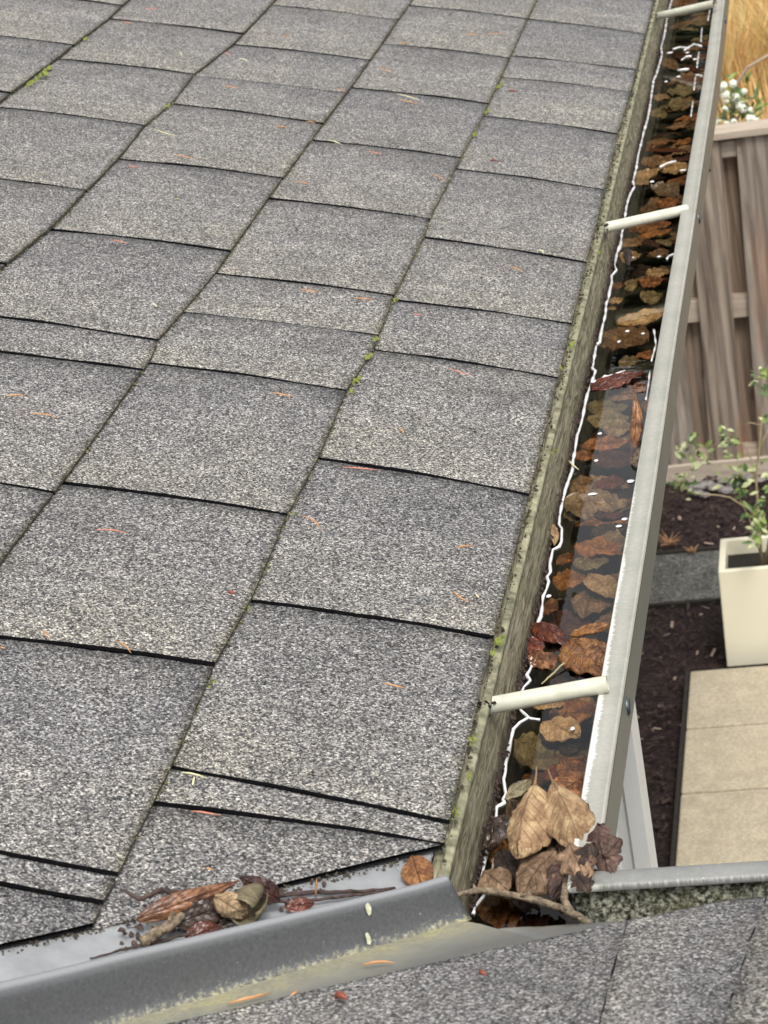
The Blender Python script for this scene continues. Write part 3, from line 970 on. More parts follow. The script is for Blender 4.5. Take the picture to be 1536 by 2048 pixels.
men = [(1341,0),(1335,22),(1331,40),(1326,72),(1320,95),(1321,110),(1316,130),(1311,150),(1306,160),(1303,185),(1299,215),(1294,240),(1288,262),(1283,285),(1277,310),(1273,335),(1266,365),(1268,374),(1262,385),(1257,398),(1253,415),(1249,440),(1243,470),(1240,490),(1233,508),(1229,530),(1231,541),(1223,552),(1223,565),(1219,580),(1216,598),(1212,607),(1209,630),(1203,655),(1199,676),(1198,685),(1190,690),(1188,715),(1184,738),(1188,743),(1185,752),(1178,772),(1172,790),(1168,806),(1162,835),(1157,853),(1150,872),(1147,888),(1144,905),(1140,922),(1138,942),(1133,958),(1127,980),(1122,1005),(1117,1030),(1115,1050),(1119,1058),(1117,1085),(1113,1094),(1103,1100),(1101,1112),(1097,1128),(1096,1145),(1089,1155),(1090,1165),(1085,1180),(1078,1195),(1076,1215),(1072,1235),(1066,1250),(1060,1262),(1057,1275),(1060,1300),(1052,1325),(1054,1334),(1046,1352),(1053,1362),(1043,1375),(1037,1390),(1033,1410),(1035,1422),(1045,1436),(1030,1446),(1018,1460),(1014,1480),(1010,1500),(1003,1530),(1002,1545),(998,1560),(1000,1590),(996,1600),(998,1607),(986,1615),(984,1640),(978,1655),(984,1668),(973,1685),(966,1705),(961,1730),(957,1755),(958,1770),(963,1772),(960,1790),(952,1802),(944,1815),(942,1828)]
def bead(path, r0, name='painted_glint', zc=WZ):
    m = MB()
    pts = []
    for i, (a, b) in enumerate(path):
        pts.append(on(a, b, 2, zc + 0.0006))
    if len(pts) > 20:
        xr = [p.x for p in pts]
        for i, p in enumerate(pts):
            w5 = xr[max(0, i - 5):i + 6]
            p.x = max(0.0056, 0.0078 + (xr[i] - sum(w5) / len(w5)) * 1.3)
    fine = []; rad = []
    for p, q in zip(pts[:-1], pts[1:]):
        n = max(2, int((q - p).length / 0.006))
        for j in range(n):
            fine.append(p.lerp(q, j / n))
    fine.append(pts[-1])
    for i, p in enumerate(fine):
        rad.append(r0 * (0.8 + 0.75 * nz(p.x * 300, p.y * 60, 3) + 0.1) * (0.6 + 0.35 * (p.y / 1.7)))
    m.tube(fine, rad, 8)
    return m
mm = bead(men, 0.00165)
extra = [[(1180,771),(1188,764),(1200,757),(1225,750),(1250,741)], [(1308,660),(1312,690),(1303,722)], [(1300,742),(1297,770),(1292,800)], [(1420,20),(1416,40)], [(1404,55),(1402,82)], [(1398,105),(1394,135)], [(1391,155),(1388,180)], [(1386,203),(1382,232)], [(1058,1322),(1072,1305),(1088,1293)], [(1051,1432),(1062,1437),(1080,1439)], [(1334,518),(1338,512),(1352,507)], [(1346,98),(1360,94),(1378,96)], [(1363,120),(1372,113),(1383,112)], [(1320,334),(1335,326),(1352,322)], [(1369,100),(1388,88),(1403,92)],[(1355,140),(1378,138)],[(1391,150),(1398,150),(1404,152)]]
for e in extra:
    q = bead(e, 0.0012)
    mm.add(q.v, q.f)
for (a, b, w_, h_) in [(1249,1038,8,3.4),(1238,1052,8,3.4),(1200,867,5,3),(1192,921,5,3),(1097,1192,6,4),(1145,1457,6,4),(1255,662,5,2.5),(1286,667,5,2.2),(1266,515,4,2.5),(1304,363,5,3),(1318,513,5,2),(1357,153,5,2.5),(1332,163,4,2),(1340,105,7,3),(1366,340,8,2.5),(1376,408,4,2),(1238,683,4,3),(1210,752,5,3),(1261,962,9,5),(1262,1120,6,5),(1184,988,12,3),(1390,118,5,3),(1375,105,4,2)]:
    p = on(a, b, 2, WZ + 0.0006)
    k_ = p.y / 4900.0
    n = 12
    vs = [p + Vector((math.cos(i * 2 * math.pi / n) * w_ * k_ * rnd.uniform(.8, 1.15), math.sin(i * 2 * math.pi / n) * h_ * 2.1 * k_ * rnd.uniform(.8, 1.15), 0)) for i in range(n)]
    ins = [p + (v - p) * 0.6 + Vector((0, 0, 0.0009)) for v in vs]
    mm.add(vs + ins, [(i, (i + 1) % n, n + (i + 1) % n, n + i) for i in range(n)] + [tuple(range(n, 2 * n))])
o = mm.obj('painted_glint', MT['glint_white'], None, True)
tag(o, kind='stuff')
o['label'] = 'white-painted sky glints where water meets the fascia and leaves'

# ================================================================== LEAVES
def leaf_mesh(base, tip, width, nrm, bend=0.1, curl=0.3, fold=0.0, wav=0.06, shape='oval', sd_=0, stalk=0.0, ragged=0.15):
    base = Vector(base); tip = Vector(tip); nrm = Vector(nrm)
    L = (tip - base).length
    t = (tip - base).normalized()
    n = (nrm - t * nrm.dot(t)).normalized()
    b = t.cross(n)
    NU, NVv = 22, 14
    rows = []; uvs = []
    for i in range(NU + 1):
        u = i / NU
        if shape == 'oval':
            w = math.sin(math.pi * u ** 0.9) ** 0.75
        elif shape == 'point':
            w = (math.sin(math.pi * min(1, u * 1.0) ** 0.75)) ** 0.85 * (1 - 0.25 * u)
        elif shape == 'spat':
            w = math.sin(math.pi * (u ** 1.5)) ** 0.6
        else:
            w = math.sin(math.pi * u) ** 0.6 * (1 + 0.22 * math.sin(u * 22 + sd_))
        w = max(w, 0.02) * width / 2
        c = base + t * (L * u) + n * (bend * L * 4 * u * (1 - u))
        row = []; ur = []
        for j in range(NVv + 1):
            v = -1 + 2 * j / NVv
            ww = w * (1 + ragged * nz(u * 5 + sd_, (1 if v > 0 else -1) * 3 + sd_ * .7, 9) + 0.05 * nz(u * 19 + sd_, (1 if v > 0 else -1) * 3, 4))
            ang = curl * v
            if abs(curl) > 1e-3:
                px_ = ww * math.sin(ang) / curl
                pz_ = -ww * (1 - math.cos(ang)) / curl
            else:
                px_, pz_ = ww * v, 0
            pz_ += fold * abs(v) * ww
            pz_ += wav * width * nz(u * 3.5 + sd_ * 1.3, v * 2.0, sd_ * 0.37)
            pz_ += 0.10 * width * nz(u * 8 + sd_, v * 4.0, sd_) + 0.05 * width * nz(u * 16, v * 8, sd_) + (ragged * width * max(0, abs(v) - .6) * nz(u * 12, 7, sd_) * 1.4)
            row.append(c + b * px_ + n * pz_); ur.append((u, v))
        rows.append(row); uvs.append(ur)
    m = MB(); m.grid(rows, uvs)
    if stalk:
        e = base - t * stalk
        m.tube([base + t * L * .05, base, base - t * stalk * .5 + n * stalk * .1, e + n * stalk * .3], [width * .02 + .0003, width * .018 + .0003, .0005, .0004], 6)
    return m

LEAFN = [0]
def leaf(base, tip, width, nrm, colr, label, group, wet=True, name='leaf', **kw):
    LEAFN[0] += 1
    m = leaf_mesh(base, tip, width, nrm, sd_=LEAFN[0] * 1.618, **kw)
    o = m.obj(name, mat_leaf(colr, wet), None, True)
    recentre(o)
    mods(o, solid=0.0005)
    tag(o, label, 'leaf', group)
    return o

CN = {'tan': 'tan', 'pale': 'pale tan', 'olive': 'olive brown', 'rust': 'rusty', 'orange': 'orange', 'red': 'red brown', 'maroon': 'dark red', 'dark': 'blackish', 'brown': 'brown', 'grey': 'grey brown', 'mauve': 'mauve brown', 'yellow': 'yellow orange'}
sub = [
(1336,214,1384,206,20,'olive'),(1333,258,1382,243,13,'brown'),(1353,291,1381,276,16,'orange'),(1300,302,1377,302,8,'red'),(1288,316,1352,328,20,'brown'),(1318,340,1375,330,26,'tan'),(1270,346,1310,350,24,'tan'),(1268,362,1297,370,26,'tan'),(1305,383,1358,370,24,'grey'),(1312,407,1362,400,22,'rust'),
(1322,103,1358,112,22,'maroon'),(1353,110,1397,122,22,'maroon'),(1366,132,1405,142,14,'red'),(1320,122,1358,140,26,'brown'),(1309,160,1325,190,16,'dark'),(1353,158,1390,172,18,'red'),(1336,184,1392,184,20,'olive'),(1309,192,1340,196,12,'tan'),(1340,55,1375,55,12,'brown'),(1345,3,1395,8,14,'rust'),(1345,27,1392,22,10,'tan'),
(1255,461,1343,447,16,'rust'),(1273,477,1346,458,14,'orange'),(1242,483,1281,492,20,'brown'),(1238,514,1283,510,20,'tan'),(1284,483,1319,494,14,'maroon'),(1315,480,1341,492,18,'olive'),(1297,509,1339,503,14,'brown'),(1292,547,1341,543,17,'tan'),(1275,565,1333,560,28,'rust'),(1223,571,1252,571,16,'rust'),(1246,571,1279,567,16,'olive'),(1281,597,1326,588,26,'olive'),(1216,604,1246,598,14,'tan'),(1217,616,1231,619,9,'tan'),(1233,649,1328,620,22,'tan'),(1202,672,1295,684,40,'brown'),(1278,706,1308,716,26,'rust'),(1237,726,1281,722,20,'olive'),(1255,778,1300,770,28,'rust'),(1220,785,1270,795,18,'brown'),
(1171,812,1256,814,24,'olive'),(1173,842,1258,835,20,'olive'),(1206,862,1264,850,24,'grey'),(1223,876,1265,868,14,'grey'),(1157,893,1256,886,16,'rust'),(1150,905,1185,920,26,'rust'),(1204,905,1250,935,44,'maroon'),(1132,972,1190,968,28,'brown'),(1192,965,1250,965,16,'red'),(1127,1006,1258,1008,36,'grey'),(1232,1010,1262,1016,26,'brown'),(1127,1036,1190,1024,22,'olive'),(1186,1030,1250,1022,22,'maroon'),(1182,1062,1256,1056,24,'dark'),(1155,1088,1248,1110,26,'orange'),(1195,1088,1255,1088,32,'grey'),(1118,1112,1146,1120,18,'rust'),(1146,1128,1218,1124,22,'olive'),(1106,1160,1174,1158,40,'orange'),(1176,1150,1232,1196,38,'tan'),(1143,1200,1228,1206,44,'brown'),(1083,1212,1116,1220,28,'rust'),
(1062,1325,1114,1315,46,'rust'),(1121,1432,1195,1420,50,'rust'),(1085,1445,1160,1475,24,'tan'),(1066,1412,1130,1412,16,'tan'),(1040,1530,1110,1505,60,'olive'),(1115,1550,1170,1530,34,'rust'),(1085,1556,1168,1518,18,'red'),(1110,1350,1190,1380,30,'dark'),(1030,1480,1075,1500,40,'olive'),(1120,1500,1165,1490,24,'dark'),
(975,1660,995,1735,44,'yellow'),(975,1795,1002,1856,44,'rust'),(1020,1866,1042,1802,15,'orange'),(1048,1800,1085,1866,60,'maroon'),(1100,1810,1125,1860,40,'dark'),(1290,100,1330,90,16,'olive'),(1330,222,1300,232,16,'olive')]
def zone(y):
    return ('above the far ferrule' if y < 30 else 'between far and middle ferrules, upper part' if y < 215 else 'just beyond the middle ferrule' if y < 440 else 'just this side of the middle ferrule' if y < 640
            else 'halfway between middle and near ferrules' if y < 900 else 'nearer the near ferrule' if y < 1180 else 'just beyond the near ferrule' if y < 1400 else 'between near ferrule and dry leaf heap' if y < 1600 else 'under the dry leaf heap')
seen = {}
for i, (x1, y1, x2, y2, wd, c) in enumerate(sub):
    za = WZ - rnd.uniform(0.005, 0.010) - (0.004 if c in ('olive', 'dark', 'brown') else -0.002 if c in ('tan', 'grey') else 0)
    a = on(x1, y1, 2, za); b = on(x2, y2, 2, za - rnd.uniform(-.002, .004))
    # px width -> metres along gutter (foreshortened)
    ym = (a.y + b.y) / 2
    dist = math.sqrt((ym) ** 2 + .9 ** 2)
    ax = abs(b.x - a.x); ay = abs(b.y - a.y)
    fore = 0.44 if ax > ay else 0.9
    wm = wd / FPX * dist / fore
    wm = min(wm * 1.4, (b - a).length * 0.95 + .012)
    wdw = 'broad' if wm > 0.035 else 'narrow' if wm < 0.016 else 'mid-sized'
    lab = f'{wdw} {CN[c]} leaf sunk in the gutter water {zone((y1 + y2) / 2)}'
    leaf(a, b, wm, (rnd.uniform(-.15, .15), rnd.uniform(-.25, .0), 1), c, lab, 'sodden leaves in the gutter', bend=rnd.uniform(.0, .05), curl=rnd.uniform(-.2, .35), wav=.06, ragged=.08, shape=rnd.choice(['oval', 'point', 'oval']), wet=False)
# a dim lower layer of rotting leaves
for i in range(95):
    y = rnd.uniform(1.34, 4.7)
    x = rnd.uniform(0.02, lxs(max(y, YC)) - .002)
    a_ = rnd.uniform(-.8, .8)
    L_ = rnd.uniform(.045, .08)
    c = Vector((x, y, WZ - rnd.uniform(.018, .028)))
    d = Vector((math.cos(a_), math.sin(a_), 0)) * L_ / 2
    p, q = c - d, c + d
    for v_ in (p, q):
        v_.x = min(max(v_.x, 0.010), lxs(max(v_.y, YC)) + .002)
    if x < 0.04 and rnd.random() < .5: continue
    col_ = rnd.choice(['dark', 'brown', 'maroon', 'olive', 'brown', 'rust', 'rust', 'orange'])
    py_ = 'far stretch' if y > 3 else 'middle stretch' if y > 1.7 else 'near end'
    leaf(p, q, rnd.uniform(.028, .045), (rnd.uniform(-.2, .2), rnd.uniform(-.2, .2), 1), col_, f'rotting {CN[col_]} leaf at the bottom of the gutter water, {py_}', 'rotting leaves under the top layer', wet=False, curl=rnd.uniform(-.3, .4))

# --- leaves breaking the surface and the dry heap
def emr(x1, y1, z1, x2, y2, z2, w, nrm, c, label, group='dry leaves heaped over the near end of the gutter', **kw):
    return leaf(on(x1, y1, 2, z1), on(x2, y2, 2, z2), w, nrm, c, label, group, **kw)
UPN = (0.1, -0.55, 0.85)
gp = 'leaves poking out of the gutter water'
emr(1180,778,WZ+.001,1287,744,WZ+.004,.036,(0,-.2,1),'red','red brown leaf rising from the water with a white wet upper edge',gp,curl=.3,bend=.04,shape='point')
emr(1270,790,-.040,1262,905,WZ-.004,.015,(-.2,-1,.3),'rust','narrow brown leaf standing upright against the front of the gutter',gp,curl=.8,bend=-.10,wet=True)
emr(1283,895,-.06,1262,930,WZ,.014,(-.5,-.4,1),'grey','pale curled leaf tucked under the gutter flange',gp,curl=.5)
emr(1254,497,WZ+.012,1258,532,WZ,.012,(0,-1,.4),'dark','small blackish leaf standing up near the fascia',gp,curl=.5)
emr(1106,1048,WZ+.010,1108,1092,WZ+.001,.010,(.6,-.6,.7),'pale','small pale leaf leaning on the fascia at the waterline',gp,curl=.6,wet=False)
emr(1062,1250,WZ+.006,1134,1288,WZ+.002,.024,(0,-.3,1),'red','red brown leaf curled beside the waterline beyond the near ferrule',gp,curl=.8,bend=.12)
emr(1222,1248,WZ+.012,1138,1272,WZ+.002,.014,(.0,-.5,1),'orange','slim orange leaf edge running to the gutter front beyond the near ferrule',gp,curl=1.0,bend=.10)
emr(1140,1278,WZ+.004,1212,1350,WZ+.003,.048,(-.12,.18,1),'orange','broad orange leaf glaring pinkish white beside the gutter front',gp,curl=.35,bend=.03)
emr(1190,1290,WZ+.006,1222,1330,WZ+.004,.03,(0,-.3,1),'rust','rusty leaf half hidden by the gutter front beyond the near ferrule',gp,curl=.3)
emr(1052,1278,WZ+.005,1080,1306,WZ+.001,.022,(0,-.3,1),'red','small shiny red leaf stuck on the waterline',gp,curl=.6)
emr(1060,1330,WZ+.001,1112,1312,WZ+.001,.036,(0,-.1,1),'rust','rusty orange leaf floating left of the yellow stalk',gp,curl=.3)
# heap (back to front)
emr(1165,1560,-0.042,1115,1600,-0.037,.030,UPN,'rust','rusty leaf behind the two pale tan leaves',curl=.5,wet=False)
emr(1062,1560,-0.032,1010,1600,-0.037,.012,UPN,'olive','olive leaf sliver behind the left pale tan leaf',curl=.5,wet=False)
emr(1090,1600,-0.012,1100,1705,-0.027,.030,(.3,-.8,.6),'dark','dark brown leaf hanging between the two pale tan leaves',curl=.7,wet=False,shape='point')
emr(1100,1640,-0.022,1135,1740,-0.037,.030,(.2,-.8,.6),'mauve','mauve brown leaf below the right pale tan leaf',curl=.5,wet=False)
emr(1060,1660,-0.024,1078,1760,-0.038,.034,(-.1,-.8,.6),'dark','dark leaf behind the left pale tan leaf tip',curl=.6,wet=False)
emr(1115,1700,-0.028,1040,1795,-0.042,.036,(-.1,-.7,.7),'brown','large brown leaf low in the middle of the heap',curl=.6,bend=.12,wet=False)
emr(1150,1710,-0.032,1105,1800,-0.044,.026,(.3,-.7,.6),'mauve','mauve brown leaf above the fork of the twig',curl=.7,bend=.1,wet=False)
emr(966,1745,-0.042,1016,1782,-0.044,.026,(0,-.5,1),'brown','brown leaf at the lower left of the heap by the waterline',curl=.4,wet=False)
emr(1000,1700,-0.038,1030,1760,-0.044,.020,(0,-.6,.8),'dark','dark crumpled leaf under the left pale tan leaf',curl=.7,wet=False)
for (x1, y1, x2, y2, zz, w_, c_, n_, lb) in [
    (1010,1625,975,1700,-.050,.024,'dark',(-.4,-.6,.7),'dark wet leaf left of the left pale tan leaf'),
    (1020,1700,990,1790,-.052,.030,'brown',(-.2,-.6,.8),'brown leaf below the yellow one at the waterline'),
    (1045,1690,1070,1780,-.044,.026,'dark',(.2,-.7,.6),'crumpled dark leaf under the tip of the left pale tan leaf'),
    (1085,1650,1072,1720,-.034,.024,'mauve',(-.3,-.8,.4),'mauve leaf wedged between the two pale tan leaves'),
    (1120,1690,1150,1780,-.036,.024,'dark',(.4,-.7,.5),'dark crumpled leaf below the right pale tan leaf'),
    (1140,1720,1105,1790,-.040,.030,'brown',(-.1,-.7,.7),'brown leaf folded over the twig fork'),
    (1165,1700,1150,1800,-.034,.022,'maroon',(.5,-.6,.5),'dark red leaf against the gutter corner'),
    (1065,1770,1035,1815,-.058,.026,'dark',(0,-.6,.8),'dark leaf touching the long twig from behind'),
    (1020,1600,1050,1650,-.050,.020,'brown',(0,-.6,.8),'brown leaf showing behind the left pale tan leaf'),
    (1130,1590,1160,1640,-.040,.022,'rust',(.2,-.6,.8),'rusty leaf showing behind the right pale tan leaf'),
    (1085,1580,1110,1660,-.030,.016,'maroon',(.5,-.8,.3),'narrow dark red leaf in the cleft of the two pale tan leaves')]:
    emr(x1,y1,zz,x2,y2,zz-.010,w_,n_,c_,lb,curl=rnd.uniform(.5,1.2),bend=rnd.uniform(0,.15),wet=rnd.random()<.4,shape=rnd.choice(['oval','point','lobed']),wav=.22)
emr(1140,1690,.000,1172,1765,-.004,.026,(.1,-.8,.6),'brown','brown crumpled leaf lying over the inner edge of the gutter flange',curl=.8,bend=.15,wet=False,shape='lobed',wav=.2)
emr(1188,1688,.004,1152,1745,-.002,.018,(-.2,-.8,.5),'dark','dark leaf between the right pale tan leaf and the mauve one',curl=.9,bend=.2,wet=False,wav=.2)
emr(1150,1745,-.002,1180,1785,-.006,.014,(.2,-.7,.6),'dark','small dark leaf scrap at the gutter corner',curl=.6,wet=False,shape='lobed')
emr(1070,1568,0.01,1034,1719,-0.022,.039,(-.30,-.75,.6),'pale','left of the two pale tan leaves standing out of the heap',curl=.35,fold=-.75,bend=.12,wet=False,shape='oval',wav=.05,stalk=.012)
emr(1106,1565,0.01,1166,1699,-0.018,.037,(.25,-.75,.6),'pale','right of the two pale tan leaves, its tip pointing down right',curl=.3,fold=-.6,bend=.12,wet=False,shape='oval',wav=.04,stalk=.010)
emr(1172,1700,-0.018,1208,1646,-0.002,.010,(.5,-.8,.3),'maroon','folded dark red leaf edge beside the right pale tan leaf',curl=.8,wet=False)
emr(1196,1648,-0.002,1226,1764,-0.016,.024,(-.2,-.8,.5),'mauve','curled mauve brown leaf hanging over the corner of the gutters',curl=1.0,bend=.10,wet=False,shape='lobed')
emr(1208,1712,-0.004,1242,1678,0.002,.014,(.2,-.9,.4),'mauve','small lobed leaf end sticking out over the gutter front',curl=.8,wet=False,shape='lobed')
emr(1150,1765,-0.017,1188,1742,-0.012,.008,(0,-.6,.8),'dark','thin blackish leaf strip at the gutter corner',curl=.6,wet=False)

# ------------------------------------------------------------------ twigs
def twig(pts, rads, mat, label, name='twig', knots=0):
    m = MB()
    path = []; rr = []
    for (p, q, a, b) in zip(pts[:-1], pts[1:], rads[:-1], rads[1:]):
        n = 6
        for j in range(n):
            t = j / n
            w = Vector((nz(p.x * 80 + j, 1), nz(p.y * 80 + j, 2), nz(j * 1.3, p.z * 90))) * 0.0012
            path.append(p.lerp(q, t) + w); rr.append((a + (b - a) * t) * (1 + 0.22 * nz(j * 2.1 + p.x * 70, 7)))
    path.append(pts[-1]); rr.append(rads[-1])
    m.tube(path, rr, 8)
    for i in range(knots):
        j = rnd.randrange(1, len(path) - 2)
        d = Vector((rnd.uniform(-1, 1), rnd.uniform(-1, 1), rnd.uniform(.1, 1))).normalized()
        m.tube([path[j], path[j] + d * rr[j] * 2.4], [rr[j] * .8, rr[j] * .3], 6)
    o = m.obj(name, mat, None, True)
    recentre(o)
    return tag(o, label, 'twig', 'twigs caught at the valley')
z_ = 0.0
twig([on(905,1792,2,.010), on(960,1780,2,-.002), on(1010,1787,2,-.012), on(1070,1800,2,-.018), on(1120,1815,2,-.018), on(1155,1832,2,-.014), on(1195,1860,2,.001)], [.0020,.0023,.0024,.0026,.0027,.0026,.0012], MT['bark_l'], 'lichen spotted twig lying across the gutter mouth below the leaf heap', knots=4)
twig([on(1140,1822,2,-.015), on(1128,1800,2,-.014), on(1132,1760,2,-.016)], [.0028,.0026,.0022], MT['bark_l'], 'short stub twig rising from the fork into the leaf heap', knots=1)
def v1(px, py, h=0.004):
    return roof1(px, py, h)
twig([v1(240,1776,.016), v1(262,1790,.013), v1(282,1800,.012), v1(310,1784,.015), v1(330,1782,.014), v1(400,1795,.010), v1(480,1795,.008), v1(560,1790,.006), v1(620,1785,.005), v1(700,1784,.004), v1(790,1776,.004)], [.0006,.0014,.0016,.0018,.0019,.0016,.0016,.0017,.0016,.0013,.0010], MT['bark'], 'long dark twig lying along the valley behind the curled leaves', knots=7)
twig([v1(500,1800,.010), v1(560,1803,.008), v1(640,1799,.006), v1(700,1792,.005), v1(770,1781,.004)], [.0009,.0012,.0012,.0011,.0008], MT['bark'], 'thinner dark twig parallel to the long one beside the rib', knots=3)
twig([v1(180,1918,.003), v1(240,1900,.005), v1(300,1886,.006), v1(400,1862,.008)], [.0005,.0009,.0012,.0010], MT['bark'], 'thin bare twig resting at the foot of the valley rib')
twig([v1(283,1884,.008), v1(310,1868,.012), v1(340,1850,.014), v1(365,1830,.016)], [.0036,.0038,.0036,.0026], MT['bark_l'], 'thick broken twig with yellow lichen under the long rusty leaf', knots=3)
twig([on(1129,1325,2,WZ+.004), on(1108,1345,2,WZ+.002), on(1083,1368,2,WZ)], [.0010,.0009,.0006], MT['stem'], 'yellowish leaf stalk floating beyond the near ferrule')
cr = []
for _ in range(150):
    q = v1(rnd.gauss(430, 75), 0, 0) if False else v1(*(lambda X: (X, 1868 - (X - 300) * .26 + rnd.gauss(0, 9)))(rnd.gauss(420, 90)), .003)
    cr.append((q + Vector((0, 0, abs(rnd.gauss(0, .003)))), rnd.uniform(.0008, .0028)))
blobs(cr, 'leaf_litter', MT['bark'], None, 'dark crumbled leaf litter under the curled leaves in the valley')
gpv = 'dead leaves caught in the valley'
def vl(x1, y1, h1, x2, y2, h2, w, nrm, c, label, **kw):
    return leaf(v1(x1, y1, h1), v1(x2, y2, h2), w, nrm, c, label, gpv, **kw)
vl(272,1840,.012,478,1762,.026,.018,(.2,-.85,.5),'rust','long rusty brown leaf curling along the valley',curl=.8,bend=.06,shape='point',wet=True,wav=.12)
vl(350,1850,.010,462,1806,.018,.022,(.2,-.8,.6),'dark','blackish leaf in the shade under the long rusty one',curl=.7,bend=.1)
vl(560,1800,.012,478,1752,.030,.018,(.2,-.8,.5),'maroon','dark red leaf pointing up behind the rolled tan leaf',curl=.5,bend=.05,shape='point')
vl(430,1792,.030,495,1830,.012,.022,(.1,-.8,.5),'tan','crumpled tan leaf draped over the valley heap',curl=1.2,bend=.2,wet=False)
vl(370,1880,.004,440,1852,.010,.016,(.2,-.7,.6),'red','small red leaf flat against the rib',curl=.3)
vl(570,1816,.006,628,1806,.008,.011,(.2,-.7,.6),'red','red leaf scrap showing above the rib, right of the heap',curl=.2)
vl(395,1860,.004,470,1838,.010,.02,(.2,-.7,.6),'dark','blackish leaf packed beneath the rolled leaf',curl=.5)
# rolled tan leaf: a hollow cone seen end-on
m = MB()
c0 = v1(492,1812,.020); ax_ = (v1(530,1800,.018) - c0).normalized() * 0.9 + Vector((-.2, .6, .2)); ax_.normalize()
x_ = ax_.cross(Vector((0, 0, 1))).normalized(); y_ = ax_.cross(x_)
rows = []; uvs = []
for i in range(9):
    t = i / 8
    row = []; ur = []
    for j in range(19):
        a = j / 18 * 5.9
        r = (0.0105 + 0.0035 * math.sin(t * 3)) * (1 - .35 * t) * (1 - 0.16 * j / 18) * (1 + .06 * nz(t * 4, a * 2))
        row.append(c0 + ax_ * (t - .3) * 0.026 + x_ * math.cos(a) * r + y_ * math.sin(a) * r); ur.append((t, j / 9 - 1))
    rows.append(row); uvs.append(ur)
m.grid(rows, uvs)
o = m.obj('leaf', mat_leaf('olive', False), None, True); recentre(o); mods(o, solid=.0006)
tag(o, 'rolled olive tan leaf forming a hollow tube in the middle of the valley heap', 'leaf', gpv)
leaf(v1(825,1712,.018), v1(848,1782,.004), .025, (.1,-.9,.4), 'orange', 'rounded orange brown leaf propped behind the end of the valley rib', gpv, wet=False, curl=.55, bend=.12, shape='oval')

# small dark scraps along the waterline and fascia
sc_ = []
for _ in range(620):
    i = rnd.randrange(len(men) - 1)
    t = rnd.random()
    a = men[i][0] + (men[i + 1][0] - men[i][0]) * t; b = men[i][1] + (men[i + 1][1] - men[i][1]) * t
    p = on(a, b, 2, WZ)
    p.x = 0.0045 + rnd.uniform(-.001, .0015) ; p.z = WZ + abs(rnd.gauss(0.002, .007)); p.y += .006 * nz(p.y * 20, 5)
    sc_.append((p, rnd.uniform(.0007, .0022)))
o = blobs(sc_, 'debris', MT['bark'], None, 'dark crumbs stuck along the waterline'); tag(o, cat=None)

# ------------------------------------------------------------------ needles
needles = [
(290,17,318,19,'p'),(242,44,266,47,'o'),(566,73,581,74,'o'),(358,104,363,111,'w'),(448,105,462,112,'p'),(480,117,498,122,'w'),(445,172,482,178,'o'),(308,258,355,272,'w'),(352,310,390,318,'o'),(255,332,280,335,'p'),(222,480,255,488,'p'),(672,178,690,184,'o'),(612,243,632,246,'o'),(550,252,575,255,'o'),(655,280,685,290,'w'),(735,303,765,309,'p'),(592,363,620,369,'o'),(600,579,640,585,'o'),(707,596,750,599,'o'),(305,605,314,614,'w'),
(931,68,961,70,'o'),(975,68,1006,67,'o'),(757,136,786,146,'o'),(793,188,839,200,'w'),(797,199,839,208,'o'),(798,87,820,87,'o'),(1016,182,1035,184,'r'),(980,321,997,323,'r'),(861,348,890,362,'o'),(1018,533,1048,544,'o'),(1075,500,1090,503,'w'),(825,629,844,631,'p'),
(10,792,52,790,'o'),(60,827,117,836,'o'),(542,784,590,794,'o'),(685,934,760,940,'p'),(190,1060,257,1067,'p'),(602,1031,642,1059,'o'),(85,1258,100,1277,'o'),(230,1282,262,1306,'o'),(0,1295,12,1298,'o'),(455,1185,472,1190,'r'),(897,737,945,751,'p'),(912,1096,950,1092,'o'),(906,1181,938,1204,'o'),(765,1366,814,1377,'o'),(795,857,809,868,'o'),
(362,1545,415,1557,'w'),(385,1570,388,1552,'w'),(382,1622,442,1631,'p'),(412,1737,428,1741,'o'),(950,1188,958,1196,'w'),(1080,500,1088,508,'w')]
ncol = {'p': 'pinkish', 'o': 'orange', 'w': 'pale yellow', 'r': 'dark red'}
rowname = ['first', 'second', 'third', 'fourth', 'fifth', 'sixth']
def needle(a, b, r, c, label, parent=None):
    m = MB(); d = b - a; n = Vector((0, 0, 1))
    side = d.cross(n).normalized()
    bw = rnd.uniform(-.12, .12) * d.length
    pts = [a, a.lerp(b, .33) + side * bw * .8 + n * r * 1.1, a.lerp(b, .66) + side * bw * .9 + n * r * .9, b]
    m.tube(pts, [r * .5, r, r * .95, r * .25], 6)
    o = m.obj('fir_needle', MT['needle_' + c], None, True); recentre(o)
    return tag(o, label, 'needle', 'fir needles scattered on the roof')
for (x1, y1, x2, y2, c) in needles:
    a = roof1(x1, y1, .0105); b = roof1(x2, y2, .0100)
    s = sy((x1 + x2) / 2, (y1 + y2) / 2)[0]
    k = max(0, min(5, int(s / Wc)))
    ln = (b - a).length
    ym = (y1 + y2) / 2; xm = (x1 + x2) / 2
    hh_ = 'left' if xm < 420 else 'centre' if xm < 760 else 'right'
    vv = 'top of the photo' if ym < 150 else 'upper part' if ym < 420 else 'mid height' if ym < 900 else 'lower middle' if ym < 1350 else 'bottom part'
    sz = 'long' if ln > .035 else 'short' if ln < .018 else 'medium'
    needle(a, b, 0.00072 if c != 'r' else .0014, c, f'{sz} {ncol[c]} fir needle on {rowname[k]} shingle row from gutter, {vv}, {hh_}')
needle(roof2(455,2007,.004), roof2(542,1985,.004), .0011, 'o', 'long orange needle on the lichened pan below the rib')
needle(roof2(577,1997,.004), roof2(595,1980,.004), .0010, 'o', 'short orange needle right of the long one below the rib')
needle(roof2(725,1931,.004), roof2(790,1926,.004), .0010, 'o', 'orange needle against the foot of the rib near its right end')
